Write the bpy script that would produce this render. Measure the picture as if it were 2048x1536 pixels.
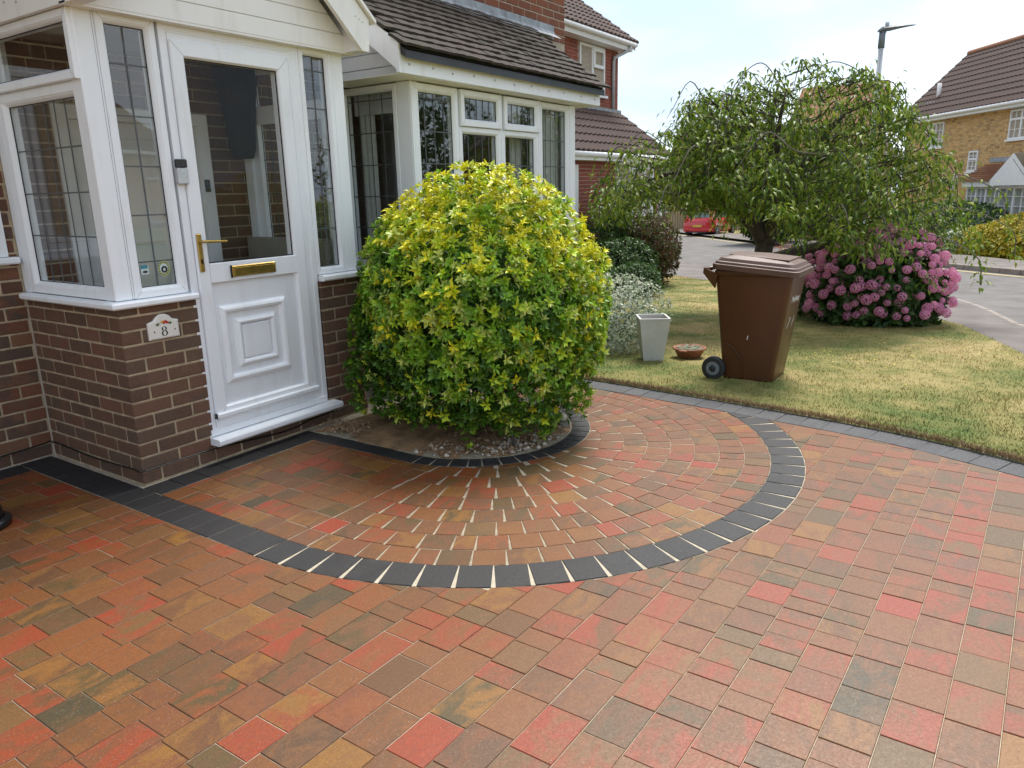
import bpy, math, random
import numpy as np
from mathutils import Matrix, Vector
random.seed(7); RNG = np.random.default_rng(11)
for o in list(bpy.data.objects): bpy.data.objects.remove(o)
SC = bpy.context.scene; COL = SC.collection
# ------------------------------------------------------------------ camera
cam_d = bpy.data.cameras.new('camera'); cam = bpy.data.objects.new('camera', cam_d); COL.objects.link(cam)
cam_d.sensor_fit = 'HORIZONTAL'; cam_d.sensor_width = 36.0; cam_d.lens = 1488.66 / 2048 * 36.0
cam_d.clip_start = 0.05; cam_d.clip_end = 2000
YAW, PITCH, ROLL = 0.97215, 0.25346, -0.02340
CAMP = Vector((-1.9601, -3.7190, 1.4770))
_F = Vector((math.sin(YAW) * math.cos(PITCH), math.cos(YAW) * math.cos(PITCH), -math.sin(PITCH)))
_R = Vector((math.cos(YAW), -math.sin(YAW), 0.0)); _U = _R.cross(_F)
R2 = math.cos(ROLL) * _R + math.sin(ROLL) * _U; U2 = -math.sin(ROLL) * _R + math.cos(ROLL) * _U
cam.matrix_world = Matrix(((R2.x, U2.x, -_F.x, CAMP.x), (R2.y, U2.y, -_F.y, CAMP.y), (R2.z, U2.z, -_F.z, CAMP.z), (0, 0, 0, 1)))
SC.camera = cam
# ------------------------------------------------------------------ sky and sun
SUN_EL, SUN_AZ = math.radians(60), math.radians(84)      # azimuth measured from +Y towards +X
W = bpy.data.worlds.new('World'); SC.world = W; W.use_nodes = True
wn = W.node_tree.nodes; wl = W.node_tree.links
for n in list(wn): wn.remove(n)
sky = wn.new('ShaderNodeTexSky'); sky.sky_type = 'NISHITA'; sky.sun_disc = False
sky.sun_elevation = SUN_EL; sky.sun_rotation = SUN_AZ; sky.altitude = 20; sky.air_density = 1.0; sky.dust_density = 0.6; sky.ozone_density = 1.0
tc = wn.new('ShaderNodeTexCoord'); mp = wn.new('ShaderNodeMapping'); mp.inputs['Scale'].default_value = (1.0, 1.0, 3.2)
mp.inputs['Location'].default_value = (0.35, 0.1, 0.2)
nz = wn.new('ShaderNodeTexNoise'); nz.inputs['Scale'].default_value = 2.1; nz.inputs['Detail'].default_value = 7; nz.inputs['Roughness'].default_value = 0.56; nz.inputs['Distortion'].default_value = 0.35
rp = wn.new('ShaderNodeValToRGB'); rp.color_ramp.elements[0].position = 0.34; rp.color_ramp.elements[0].color = (0.20, 0.20, 0.20, 1); rp.color_ramp.elements[1].position = 0.57; rp.color_ramp.elements[1].color = (1, 1, 1, 1)
nz2 = wn.new('ShaderNodeTexNoise'); nz2.inputs['Scale'].default_value = 3.4; nz2.inputs['Detail'].default_value = 5
rp2 = wn.new('ShaderNodeValToRGB'); rp2.color_ramp.elements[0].position = 0.36; rp2.color_ramp.elements[0].color = (3.9, 4.6, 5.7, 1); rp2.color_ramp.elements[1].position = 0.62; rp2.color_ramp.elements[1].color = (6.2, 6.5, 6.9, 1)
mx = wn.new('ShaderNodeMixRGB'); bg = wn.new('ShaderNodeBackground'); bg.inputs['Strength'].default_value = 0.095; wo = wn.new('ShaderNodeOutputWorld')
wl.new(tc.outputs['Generated'], mp.inputs['Vector']); wl.new(mp.outputs[0], nz.inputs['Vector']); wl.new(mp.outputs[0], nz2.inputs['Vector'])
wl.new(nz.outputs['Fac'], rp.inputs['Fac']); wl.new(nz2.outputs['Fac'], rp2.inputs['Fac'])
wl.new(rp.outputs['Color'], mx.inputs['Fac']); wl.new(sky.outputs[0], mx.inputs['Color1']); wl.new(rp2.outputs['Color'], mx.inputs['Color2'])
wl.new(mx.outputs[0], bg.inputs['Color']); wl.new(bg.outputs[0], wo.inputs['Surface'])
sd = bpy.data.lights.new('sun', 'SUN'); so = bpy.data.objects.new('sun', sd); COL.objects.link(so)
sd.energy = 2.6; sd.angle = math.radians(26); sd.color = (1.0, 0.95, 0.88)
_sv = Vector((math.sin(SUN_AZ) * math.cos(SUN_EL), math.cos(SUN_AZ) * math.cos(SUN_EL), math.sin(SUN_EL)))
so.rotation_euler = _sv.to_track_quat('Z', 'Y').to_euler(); so.location = (0, 0, 30)
SC.view_settings.view_transform = 'Standard'; SC.view_settings.look = 'None'; SC.view_settings.exposure = 1.12; SC.view_settings.gamma = 1.0
SC.view_settings.use_curve_mapping = False
SC.cycles.max_bounces = 10; SC.cycles.transparent_max_bounces = 16; SC.cycles.caustics_reflective = False; SC.cycles.caustics_refractive = False

# ------------------------------------------------------------------ helpers: materials
def nt(name):
    m = bpy.data.materials.new(name); m.use_nodes = True
    n = m.node_tree.nodes; l = m.node_tree.links
    for x in list(n): n.remove(x)
    out = n.new('ShaderNodeOutputMaterial'); b = n.new('ShaderNodeBsdfPrincipled'); l.new(b.outputs[0], out.inputs['Surface'])
    return m, n, l, b, out
def ramp(n, stops, interp='LINEAR'):
    r = n.new('ShaderNodeValToRGB'); cr = r.color_ramp; cr.interpolation = interp
    while len(cr.elements) < len(stops): cr.elements.new(0.5)
    for e, (p, c) in zip(cr.elements, stops): e.position = p; e.color = (*c, 1)
    return r
def rnd(n, l):
    """one random number for each object and each loose piece"""
    oi = n.new('ShaderNodeObjectInfo'); g = n.new('ShaderNodeNewGeometry')
    a = n.new('ShaderNodeMath'); a.operation = 'ADD'; l.new(oi.outputs['Random'], a.inputs[0]); l.new(g.outputs['Random Per Island'], a.inputs[1])
    f = n.new('ShaderNodeMath'); f.operation = 'FRACT'; l.new(a.outputs[0], f.inputs[0]); return f.outputs[0]
def mul(n, l, a, k, op='MULTIPLY'):
    m = n.new('ShaderNodeMath'); m.operation = op; l.new(a, m.inputs[0])
    if isinstance(k, (int, float)): m.inputs[1].default_value = k
    else: l.new(k, m.inputs[1])
    return m.outputs[0]
def coords(n, l, r=None, scale=(1, 1, 1), kind='Object'):
    t = n.new('ShaderNodeTexCoord'); v = t.outputs[kind]
    if r is not None:
        cb = n.new('ShaderNodeCombineXYZ'); l.new(mul(n, l, r, 91.7), cb.inputs[0]); l.new(mul(n, l, r, 37.3), cb.inputs[1]); l.new(mul(n, l, r, 53.9), cb.inputs[2])
        a = n.new('ShaderNodeVectorMath'); a.operation = 'ADD'; l.new(v, a.inputs[0]); l.new(cb.outputs[0], a.inputs[1]); v = a.outputs[0]
    if scale != (1, 1, 1):
        mp_ = n.new('ShaderNodeMapping'); mp_.inputs['Scale'].default_value = scale; l.new(v, mp_.inputs['Vector']); v = mp_.outputs[0]
    return v
def noise(n, l, v, scale, detail=4, rough=0.55, dist=0.0):
    t = n.new('ShaderNodeTexNoise'); t.inputs['Scale'].default_value = scale; t.inputs['Detail'].default_value = detail; t.inputs['Roughness'].default_value = rough; t.inputs['Distortion'].default_value = dist
    l.new(v, t.inputs['Vector']); return t.outputs['Fac']
def mixc(n, l, f, a, b, mode='MIX'):
    m = n.new('ShaderNodeMixRGB'); m.blend_type = mode
    for s, x in ((m.inputs['Fac'], f), (m.inputs['Color1'], a), (m.inputs['Color2'], b)):
        if isinstance(x, (int, float)): s.default_value = x
        elif isinstance(x, tuple): s.default_value = (*x, 1)
        else: l.new(x, s)
    return m.outputs[0]
def remap(n, l, f, a, b, lo=0.0, hi=1.0):
    m = n.new('ShaderNodeMapRange'); m.inputs[1].default_value = a; m.inputs[2].default_value = b; m.inputs[3].default_value = lo; m.inputs[4].default_value = hi
    l.new(f, m.inputs[0]); return m.outputs[0]
def bump(n, l, b, h, strength=0.3, dist=0.01):
    t = n.new('ShaderNodeBump'); t.inputs['Strength'].default_value = strength; t.inputs['Distance'].default_value = dist
    l.new(h, t.inputs['Height']); l.new(t.outputs[0], b.inputs['Normal'])
def simple(name, col, rough=0.5, var=0.15, scale=6.0, metallic=0.0, bmp=0.0, bscale=60.0, dark=None, spec=None, coat=0.0):
    m, n, l, b, o = nt(name); v = coords(n, l)
    f = noise(n, l, v, scale, 5, 0.6)
    c2 = dark if dark else tuple(x * (1 - var) for x in col)
    l.new(mixc(n, l, remap(n, l, f, 0.35, 0.65), c2, col), b.inputs['Base Color'])
    l.new(remap(n, l, f, 0.3, 0.7, rough * 1.08, rough * 0.92), b.inputs['Roughness']); b.inputs['Metallic'].default_value = metallic
    if spec is not None: b.inputs['Specular IOR Level'].default_value = spec
    if coat: b.inputs['Coat Weight'].default_value = coat
    if bmp: bump(n, l, b, noise(n, l, v, bscale, 3), bmp, 0.004)
    return m
def brickmat(name, stops, stain=0.35, streak=(1, 1, 1)):
    m, n, l, b, o = nt(name); r = rnd(n, l); v = coords(n, l, r)
    base = ramp(n, stops); l.new(r, base.inputs['Fac'])
    r2 = mul(n, l, mul(n, l, r, 7.31), 1.0, 'FRACT'); base2 = ramp(n, stops); l.new(r2, base2.inputs['Fac'])
    f = remap(n, l, noise(n, l, v, 9, 4, 0.6), 0.42, 0.62)
    c = mixc(n, l, f, base.outputs[0], base2.outputs[0])
    g = noise(n, l, v, 55, 4, 0.65); c = mixc(n, l, remap(n, l, g, 0.3, 0.75, 0.0, 0.55), c, mixc(n, l, 1.0, c, (0.55, 0.52, 0.5), 'MULTIPLY'))
    s = noise(n, l, v, 210, 2); c = mixc(n, l, remap(n, l, s, 0.66, 0.74, 0, stain), c, (0.30, 0.24, 0.18))
    l.new(c, b.inputs['Base Color']); b.inputs['Roughness'].default_value = 0.85; b.inputs['Specular IOR Level'].default_value = 0.25
    h = mixc(n, l, 0.5, noise(n, l, v, 40, 4), noise(n, l, v, 170, 3)); bump(n, l, b, h, 0.45, 0.004)
    return m
def pavermat(name, stops, rough=0.46, spec=0.45, blend=(0.43, 0.57), speck=0.34):
    m, n, l, b, o = nt(name); r = rnd(n, l); v = coords(n, l, r)
    c1 = ramp(n, stops); l.new(r, c1.inputs['Fac'])
    r2 = mul(n, l, mul(n, l, r, 5.77), 1.0, 'FRACT'); c2 = ramp(n, stops); l.new(r2, c2.inputs['Fac'])
    vs = coords(n, l, r, (1.0, 1.8, 1.0)); f = remap(n, l, noise(n, l, vs, 6.0, 7, 0.66, 0.7), *blend)
    c = mixc(n, l, f, c1.outputs[0], c2.outputs[0])
    g = noise(n, l, v, 95, 6, 0.78); c = mixc(n, l, remap(n, l, g, 0.34, 0.66, 0, 0.75), c, mixc(n, l, 1.0, c, (0.52, 0.49, 0.44), 'MULTIPLY'))
    g2 = noise(n, l, v, 160, 4, 0.7); c = mixc(n, l, remap(n, l, g2, 0.50, 0.72, 0, 0.5), c, mixc(n, l, 1.0, c, (1.5, 1.42, 1.35), 'MULTIPLY'))
    q = noise(n, l, v, 240, 2, 0.5); c = mixc(n, l, remap(n, l, q, 0.65, 0.73, 0, speck), c, (0.55, 0.45, 0.33))
    l.new(c, b.inputs['Base Color']); b.inputs['Specular IOR Level'].default_value = spec
    l.new(remap(n, l, g, 0.3, 0.7, rough - 0.1, rough + 0.14), b.inputs['Roughness'])
    h = mixc(n, l, 0.45, noise(n, l, v, 28, 3), noise(n, l, v, 260, 3)); bump(n, l, b, h, 0.35, 0.003)
    return m
def leafmat(name, stops, attr=False, rough=0.45, trans=0.28, spec=0.28):
    m, n, l, b, o = nt(name)
    if attr:
        a = n.new('ShaderNodeAttribute'); a.attribute_name = 'Col'; c = a.outputs['Color']
        g = n.new('ShaderNodeNewGeometry'); hv = n.new('ShaderNodeHueSaturation'); l.new(remap(n, l, g.outputs['Random Per Island'], 0, 1, 0.75, 1.25), hv.inputs['Value']); l.new(c, hv.inputs['Color']); c = hv.outputs[0]
    else:
        r = rnd(n, l); cr = ramp(n, stops); l.new(r, cr.inputs['Fac']); c = cr.outputs[0]
    l.new(c, b.inputs['Base Color']); b.inputs['Roughness'].default_value = rough; b.inputs['Specular IOR Level'].default_value = spec
    t = n.new('ShaderNodeBsdfTranslucent'); l.new(c, t.inputs['Color']); ms = n.new('ShaderNodeMixShader'); ms.inputs[0].default_value = trans
    l.new(b.outputs[0], ms.inputs[1]); l.new(t.outputs[0], ms.inputs[2]); l.new(ms.outputs[0], o.inputs['Surface'])
    return m
def glassmat(name, tint=(0.93, 0.95, 0.95), f0=0.06):
    m, n, l, b, o = nt(name); n.remove(b)
    tr = n.new('ShaderNodeBsdfTransparent'); tr.inputs[0].default_value = (*tint, 1)
    gl = n.new('ShaderNodeBsdfGlossy'); gl.inputs['Roughness'].default_value = 0.0; gl.inputs[0].default_value = (0.95, 0.97, 1.0, 1)
    lw_ = n.new('ShaderNodeLayerWeight'); lw_.inputs['Blend'].default_value = 0.5
    p5 = mul(n, l, lw_.outputs['Facing'], 4.0, 'POWER'); fac = mul(n, l, mul(n, l, p5, 0.9 - f0), f0, 'ADD')
    v = coords(n, l); bp = n.new('ShaderNodeBump'); bp.inputs['Strength'].default_value = 0.03; bp.inputs['Distance'].default_value = 0.02; l.new(noise(n, l, v, 2.5, 2), bp.inputs['Height']); l.new(bp.outputs[0], gl.inputs['Normal'])
    ms = n.new('ShaderNodeMixShader'); l.new(fac, ms.inputs[0]); l.new(tr.outputs[0], ms.inputs[1]); l.new(gl.outputs[0], ms.inputs[2]); l.new(ms.outputs[0], o.inputs['Surface'])
    return m
def upvcmat(name, col, dirt=(0.46, 0.42, 0.34), rough=0.33):
    m, n, l, b, o = nt(name); v = coords(n, l, None, (7, 7, 1.2)); f = noise(n, l, v, 1.6, 6, 0.7); f2 = noise(n, l, coords(n, l), 42, 3, 0.7)
    c = mixc(n, l, remap(n, l, f, 0.52, 0.80, 0.0, 0.30), col, dirt); c = mixc(n, l, remap(n, l, f2, 0.66, 0.80, 0.0, 0.22), c, dirt)
    l.new(c, b.inputs['Base Color']); l.new(remap(n, l, f, 0.3, 0.8, rough - .05, rough + .2), b.inputs['Roughness']); return m
BR = [(0.00, (0.116, 0.073, 0.051)), (0.20, (0.148, 0.088, 0.059)), (0.40, (0.179, 0.095, 0.062)), (0.58, (0.123, 0.084, 0.060)), (0.75, (0.164, 0.104, 0.070)), (0.90, (0.198, 0.093, 0.060)), (1.00, (0.137, 0.095, 0.067))]
BL = [(0.00, (0.107, 0.059, 0.042)), (0.25, (0.180, 0.078, 0.047)), (0.50, (0.213, 0.093, 0.053)), (0.75, (0.098, 0.073, 0.058)), (1.00, (0.246, 0.118, 0.063))]
PV = [(0.00, (0.261, 0.041, 0.014)), (0.09, (0.235, 0.053, 0.017)), (0.20, (0.194, 0.070, 0.018)), (0.32, (0.164, 0.065, 0.021)), (0.43, (0.122, 0.056, 0.020)), (0.53, (0.169, 0.060, 0.023)), (0.62, (0.230, 0.105, 0.018)), (0.71, (0.143, 0.061, 0.028)), (0.80, (0.084, 0.057, 0.019)), (0.88, (0.154, 0.078, 0.025)), (0.95, (0.205, 0.057, 0.021)), (1.00, (0.061, 0.049, 0.023))]
M = dict(
    brick=brickmat('porch_brick', BR), brick_left=brickmat('house_brick', BL),
    brick_up=brickmat('upper_brick', [(0, (0.18, 0.065, 0.04)), (0.5, (0.27, 0.095, 0.05)), (1, (0.15, 0.07, 0.05))]),
    brick_n=brickmat('neighbour_brick', [(0, (0.25, 0.07, 0.05)), (0.5, (0.34, 0.095, 0.06)), (1, (0.22, 0.08, 0.06))], 0.1),
    brick_y=brickmat('yellow_brick', [(0, (0.60, 0.37, 0.15)), (0.4, (0.72, 0.47, 0.20)), (0.7, (0.54, 0.33, 0.14)), (0.85, (0.30, 0.18, 0.09)), (1, (0.76, 0.52, 0.25))], 0.1),
    mortar=simple('mortar', (0.50, 0.40, 0.26), 0.95, 0.35, 14, bmp=0.5, bscale=120), mortar_grey=simple('grey_mortar', (0.42, 0.36, 0.28), 0.95, 0.25, 10, bmp=0.3),
    paver=pavermat('paver', PV), charcoal=pavermat('charcoal_paver', [(0, (0.019, 0.019, 0.021)), (0.5, (0.028, 0.028, 0.030)), (1, (0.023, 0.022, 0.024))], 0.55, 0.4, speck=0.12),
    edging=pavermat('edging_paver', [(0, (0.060, 0.062, 0.068)), (0.5, (0.085, 0.088, 0.095)), (1, (0.070, 0.072, 0.076))], 0.7, 0.4, speck=0.1),
    sand_dull=simple('dull_sand', (0.38, 0.325, 0.235), 0.95, 0.35, 30, bmp=0.6, bscale=300), sand=simple('jointing_sand', (0.50, 0.44, 0.33), 0.95, 0.25, 30, bmp=0.6, bscale=300),
    upvc=upvcmat('white_upvc', (0.84, 0.865, 0.89)), cream=upvcmat('cream_upvc', (0.84, 0.835, 0.80), (0.44, 0.38, 0.28), 0.4), seam=simple('grey_seam', (0.30, 0.31, 0.33), 0.8),
    glass=glassmat('window_glass'), clear=glassmat('clear_glass', (0.97, 0.98, 0.975), 0.008), lead=simple('lead_strip', (0.10, 0.105, 0.11), 0.6), gasket=simple('black_gasket', (0.012, 0.012, 0.013), 0.6),
    brass=simple('brass', (0.50, 0.34, 0.10), 0.34, 0.3, 20, metallic=0.9), black=simple('black_plastic', (0.012, 0.013, 0.014), 0.25), silver=simple('satin_silver', (0.55, 0.57, 0.60), 0.4, metallic=0.35),
    tile=brickmat('weathered_tile', [(0, (0.040, 0.031, 0.027)), (0.4, (0.062, 0.046, 0.039)), (0.7, (0.044, 0.041, 0.030)), (1, (0.085, 0.064, 0.052))], 0.6),
    tile_n=brickmat('brown_pantile', [(0, (0.080, 0.052, 0.044)), (0.5, (0.105, 0.070, 0.060)), (1, (0.068, 0.048, 0.042))], 0.3),
    tile_o=brickmat('orange_tile', [(0, (0.26, 0.12, 0.07)), (0.5, (0.34, 0.16, 0.09)), (1, (0.22, 0.11, 0.07))], 0.2),
    flash=simple('lead_flashing', (0.34, 0.37, 0.40), 0.55, 0.45, 9, bmp=0.4, bscale=30), darkgrey=simple('dark_grey_trim', (0.035, 0.038, 0.043), 0.45),
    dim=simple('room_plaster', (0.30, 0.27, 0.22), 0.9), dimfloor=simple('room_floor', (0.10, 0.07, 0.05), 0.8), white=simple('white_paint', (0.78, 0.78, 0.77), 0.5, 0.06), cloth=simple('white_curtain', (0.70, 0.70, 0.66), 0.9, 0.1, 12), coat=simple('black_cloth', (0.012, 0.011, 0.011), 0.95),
    asphalt=simple('asphalt', (0.155, 0.145, 0.135), 0.92, 0.25, 2.2, bmp=0.5, bscale=150), pavement=simple('pavement_tarmac', (0.17, 0.150, 0.135), 0.92, 0.3, 1.6, bmp=0.5, bscale=120), kerb=simple('kerb_concrete', (0.29, 0.25, 0.215), 0.9, 0.25, 5, bmp=0.3), yline=simple('yellow_line', (0.42, 0.34, 0.17), 0.85, 0.25, 9),
    soil=simple('soil', (0.20, 0.12, 0.065), 1.0, 0.55, 8, bmp=1.0, bscale=60), sandysoil=simple('sandy_soil', (0.33, 0.20, 0.10), 1.0, 0.5, 9, bmp=1.0, bscale=70), stone=brickmat('pale_stones', [(0, (0.46, 0.41, 0.33)), (0.5, (0.62, 0.57, 0.49)), (1, (0.32, 0.23, 0.15))], 0.3), litter=brickmat('dry_leaf', [(0, (0.30, 0.19, 0.11)), (0.5, (0.42, 0.30, 0.19)), (1, (0.20, 0.11, 0.06))], 0.2),
    concrete=simple('old_concrete', (0.33, 0.30, 0.25), 0.95, 0.35, 10, bmp=0.6, bscale=90), bark=simple('bark', (0.085, 0.068, 0.055), 0.95, 0.45, 9, bmp=1.0, bscale=35), twig=simple('grey_twig', (0.20, 0.17, 0.14), 0.9, 0.3, 20),
    bin=simple('brown_bin_plastic', (0.088, 0.031, 0.011), 0.36, 0.22, 3, bmp=0.08, bscale=300), binlid=simple('brown_lid_plastic', (0.108, 0.054, 0.036), 0.5, 0.2, 5, bmp=0.1, bscale=200), rubber=simple('rubber', (0.018, 0.019, 0.021), 0.65),
    planter=simple('grey_planter', (0.58, 0.58, 0.56), 0.6, 0.14, 7), terracotta=simple('terracotta', (0.30, 0.115, 0.06), 0.75, 0.3, 9), redpaint=simple('red_car_paint', (0.52, 0.010, 0.022), 0.2, 0.05, coat=0.6), carglass=simple('car_glass', (0.10, 0.13, 0.15), 0.08), plate=simple('yellow_plate', (0.62, 0.42, 0.06), 0.5), wood=simple('weathered_wood', (0.26, 0.235, 0.21), 0.9, 0.3, 12),
    steel=simple('galvanised_steel', (0.46, 0.48, 0.50), 0.5, 0.12, 8), lampgrey=simple('lamp_grey', (0.16, 0.185, 0.20), 0.5), ink=simple('black_ink', (0.01, 0.01, 0.011), 0.5), ceramic=simple('white_ceramic', (0.78, 0.76, 0.70), 0.22, 0.05), pinkpaint=simple('red_flower_paint', (0.50, 0.04, 0.03), 0.4), yellowpaint=simple('yellow_flower_paint', (0.65, 0.40, 0.05), 0.4), greenpaint=simple('leaf_green_paint', (0.10, 0.17, 0.05), 0.4), bluepaint=simple('blue_sticker', (0.04, 0.24, 0.32), 0.4), palepaint=simple('pale_sticker', (0.60, 0.72, 0.72), 0.4), limepaint=simple('lime_sticker', (0.42, 0.46, 0.20), 0.4), whiteink=simple('white_print', (0.75, 0.74, 0.72), 0.6, 0.1), yellowpetal=simple('yellow_petal', (0.70, 0.55, 0.03), 0.6),
    leaf_bush=leafmat('golden_leaf', None, True, 0.36, 0.22, 0.4), leaf_tree=leafmat('tree_leaf', [(0, (0.055, 0.11, 0.012)), (0.35, (0.12, 0.20, 0.018)), (0.7, (0.19, 0.27, 0.026)), (1, (0.28, 0.32, 0.05))], False, 0.42, 0.42),
    leaf_dark=leafmat('dark_leaf', [(0, (0.022, 0.056, 0.012)), (0.5, (0.045, 0.100, 0.020)), (1, (0.085, 0.150, 0.034))], False, 0.4, 0.32), leaf_red=leafmat('reddish_leaf', [(0, (0.07, 0.055, 0.02)), (0.35, (0.13, 0.05, 0.025)), (0.6, (0.06, 0.08, 0.02)), (1, (0.11, 0.12, 0.03))]),
    leaf_var=leafmat('variegated_leaf', [(0, (0.09, 0.16, 0.07)), (0.3, (0.22, 0.30, 0.17)), (0.55, (0.58, 0.61, 0.48)), (1, (0.74, 0.76, 0.64))]), leaf_yellow=leafmat('yellow_hedge_leaf', [(0, (0.16, 0.19, 0.02)), (0.4, (0.40, 0.34, 0.025)), (0.8, (0.58, 0.44, 0.04)), (1, (0.30, 0.27, 0.03))]), leaf_maple=leafmat('maple_leaf', [(0, (0.28, 0.07, 0.06)), (1, (0.42, 0.16, 0.12))]),
    petal=leafmat('pink_petal', [(0, (0.74, 0.24, 0.46)), (0.4, (0.86, 0.34, 0.58)), (0.75, (0.90, 0.46, 0.64)), (1, (0.92, 0.52, 0.54))], False, 0.7, 0.45, 0.15), succulent=leafmat('succulent_leaf', [(0, (0.16, 0.22, 0.13)), (1, (0.36, 0.40, 0.28))]),
)
# ------------------------------------------------------------------ helpers: objects
def tag(o, label=None, cat=None, group=None, kind=None):
    if label: o['label'] = label
    if cat: o['category'] = cat
    if group: o['group'] = group
    if kind: o['kind'] = kind
    return o
def empty(name, loc=(0, 0, 0), rz=0.0, parent=None):
    o = bpy.data.objects.new(name, None); COL.objects.link(o); o.location = loc; o.rotation_euler = (0, 0, rz)
    o.empty_display_size = 0.1
    if parent: o.parent = parent
    return o
def link(name, me, parent=None, loc=None, rot=None):
    o = bpy.data.objects.new(name, me); COL.objects.link(o)
    if parent: o.parent = parent
    if loc is not None: o.location = loc
    if rot is not None: o.rotation_euler = rot
    return o
def mesh(name, V, Fc, mat, smooth=False):
    me = bpy.data.meshes.new(name); me.from_pydata([tuple(v) for v in V], [], [tuple(f) for f in Fc]); me.update()
    for m in (mat if isinstance(mat, (list, tuple)) else [mat]): me.materials.append(M[m] if isinstance(m, str) else m)
    if smooth: me.polygons.foreach_set('use_smooth', [True] * len(me.polygons))
    return me
class G:
    """collects boxes, prisms and tubes into ONE mesh, optionally through a frame T(a, out, z) -> world"""
    def __init__(s, T=None): s.V = []; s.F = []; s.T = T
    def add(s, V, Fc):
        k = len(s.V); s.V += [s.T(*v) if s.T else tuple(v) for v in V]
        fl = bool(s.T and getattr(s.T, 'flip', False))
        s.F += [tuple(k + i for i in (reversed(f) if fl else f)) for f in Fc]; return s
    def box(s, x0, x1, y0, y1, z0, z1, c=0.0):
        if c <= 0:
            V = [(x, y, z) for z in (z0, z1) for y in (y0, y1) for x in (x0, x1)]
            return s.add(V, [(0, 2, 3, 1), (4, 5, 7, 6), (0, 1, 5, 4), (2, 6, 7, 3), (0, 4, 6, 2), (1, 3, 7, 5)])
        V = []; ix = {}
        for sx in (0, 1):
            for sy in (0, 1):
                for sz in (0, 1):
                    X = (x0, x1)[sx]; Y = (y0, y1)[sy]; Z = (z0, z1)[sz]; dx = c if sx == 0 else -c; dy = c if sy == 0 else -c; dz = c if sz == 0 else -c
                    for ax, v in (('x', (X, Y + dy, Z + dz)), ('y', (X + dx, Y, Z + dz)), ('z', (X + dx, Y + dy, Z))): ix[(sx, sy, sz, ax)] = len(V); V.append(v)
        Fc = []
        for ax, sel in (('x', 0), ('y', 1), ('z', 2)):
            for sv in (0, 1):
                q = [(0, 0), (1, 0), (1, 1), (0, 1)]; ids = []
                for a, b in q:
                    k = [a, b]; k.insert(sel, sv); ids.append(ix[(*k, ax)])
                flip = (sv == 0) ^ (sel == 1); Fc.append(tuple(reversed(ids)) if flip else tuple(ids))
        for (A, B, axis) in (('x', 'y', 2), ('y', 'z', 0), ('x', 'z', 1)):
            for a in (0, 1):
                for b in (0, 1):
                    def key(t, ax):
                        k = {'x': 0, 'y': 1, 'z': 2}; arr = [0, 0, 0]; arr[k[A]] = a; arr[k[B]] = b; arr[axis] = t; return ix[(*arr, ax)]
                    f = (key(0, A), key(1, A), key(1, B), key(0, B)); Fc.append(f)
        for sx in (0, 1):
            for sy in (0, 1):
                for sz in (0, 1): Fc.append((ix[(sx, sy, sz, 'x')], ix[(sx, sy, sz, 'y')], ix[(sx, sy, sz, 'z')]))
        # orient outward
        C = Vector(((x0 + x1) / 2, (y0 + y1) / 2, (z0 + z1) / 2)); out = []
        for f in Fc:
            p = [Vector(V[i]) for i in f]; nrm = (p[1] - p[0]).cross(p[2] - p[0]); out.append(f if nrm.dot(sum(p, Vector()) / len(p) - C) > 0 else tuple(reversed(f)))
        return s.add(V, out)
    def prism(s, poly, z0, z1, c=0.0):
        """vertical prism over a ccw polygon in the first two coordinates, chamfered at the top"""
        n = len(poly); V = [(x, y, z0) for x, y in poly]
        if c > 0:
            cx = sum(q[0] for q in poly) / n; cy = sum(q[1] for q in poly) / n
            V += [(x, y, z1 - c) for x, y in poly] + [(x, y, z1) for x, y in inset(poly, c)]; R_ = 3
        else: V += [(x, y, z1) for x, y in poly]; R_ = 2
        Fc = [tuple(range((R_ - 1) * n, R_ * n)), tuple(reversed(range(n)))]
        for k in range(R_ - 1):
            for i in range(n): j = (i + 1) % n; Fc.append((k * n + i, k * n + j, (k + 1) * n + j, (k + 1) * n + i))
        return s.add(V, Fc)
    def tube(s, P, r, n=8, caps=True):
        P = [Vector(p) for p in P]; r = r if isinstance(r, (list, tuple)) else [r] * len(P); V = []; Fc = []; u = None
        for i, p in enumerate(P):
            d = (P[min(i + 1, len(P) - 1)] - P[max(i - 1, 0)]).normalized()
            if u is None: u = d.orthogonal().normalized()
            else: u = (u - d * u.dot(d)); u = u.normalized() if u.length > 1e-6 else d.orthogonal().normalized()
            w = d.cross(u)
            for k in range(n): a = 2 * math.pi * k / n; V.append(tuple(p + (u * math.cos(a) + w * math.sin(a)) * r[i]))
        for i in range(len(P) - 1):
            for k in range(n): j = (k + 1) % n; Fc.append((i * n + k, i * n + j, (i + 1) * n + j, (i + 1) * n + k))
        if caps: Fc += [tuple(reversed(range(n))), tuple((len(P) - 1) * n + k for k in range(n))]
        return s.add(V, Fc)
    def loft(s, rings, cap0=True, cap1=True):
        n = len(rings[0]); V = [v for r in rings for v in r]; Fc = []
        for i in range(len(rings) - 1):
            for k in range(n): j = (k + 1) % n; Fc.append((i * n + k, i * n + j, (i + 1) * n + j, (i + 1) * n + k))
        if cap0: Fc.append(tuple(reversed(range(n))))
        if cap1: Fc.append(tuple((len(rings) - 1) * n + k for k in range(n)))
        return s.add(V, Fc)
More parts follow.
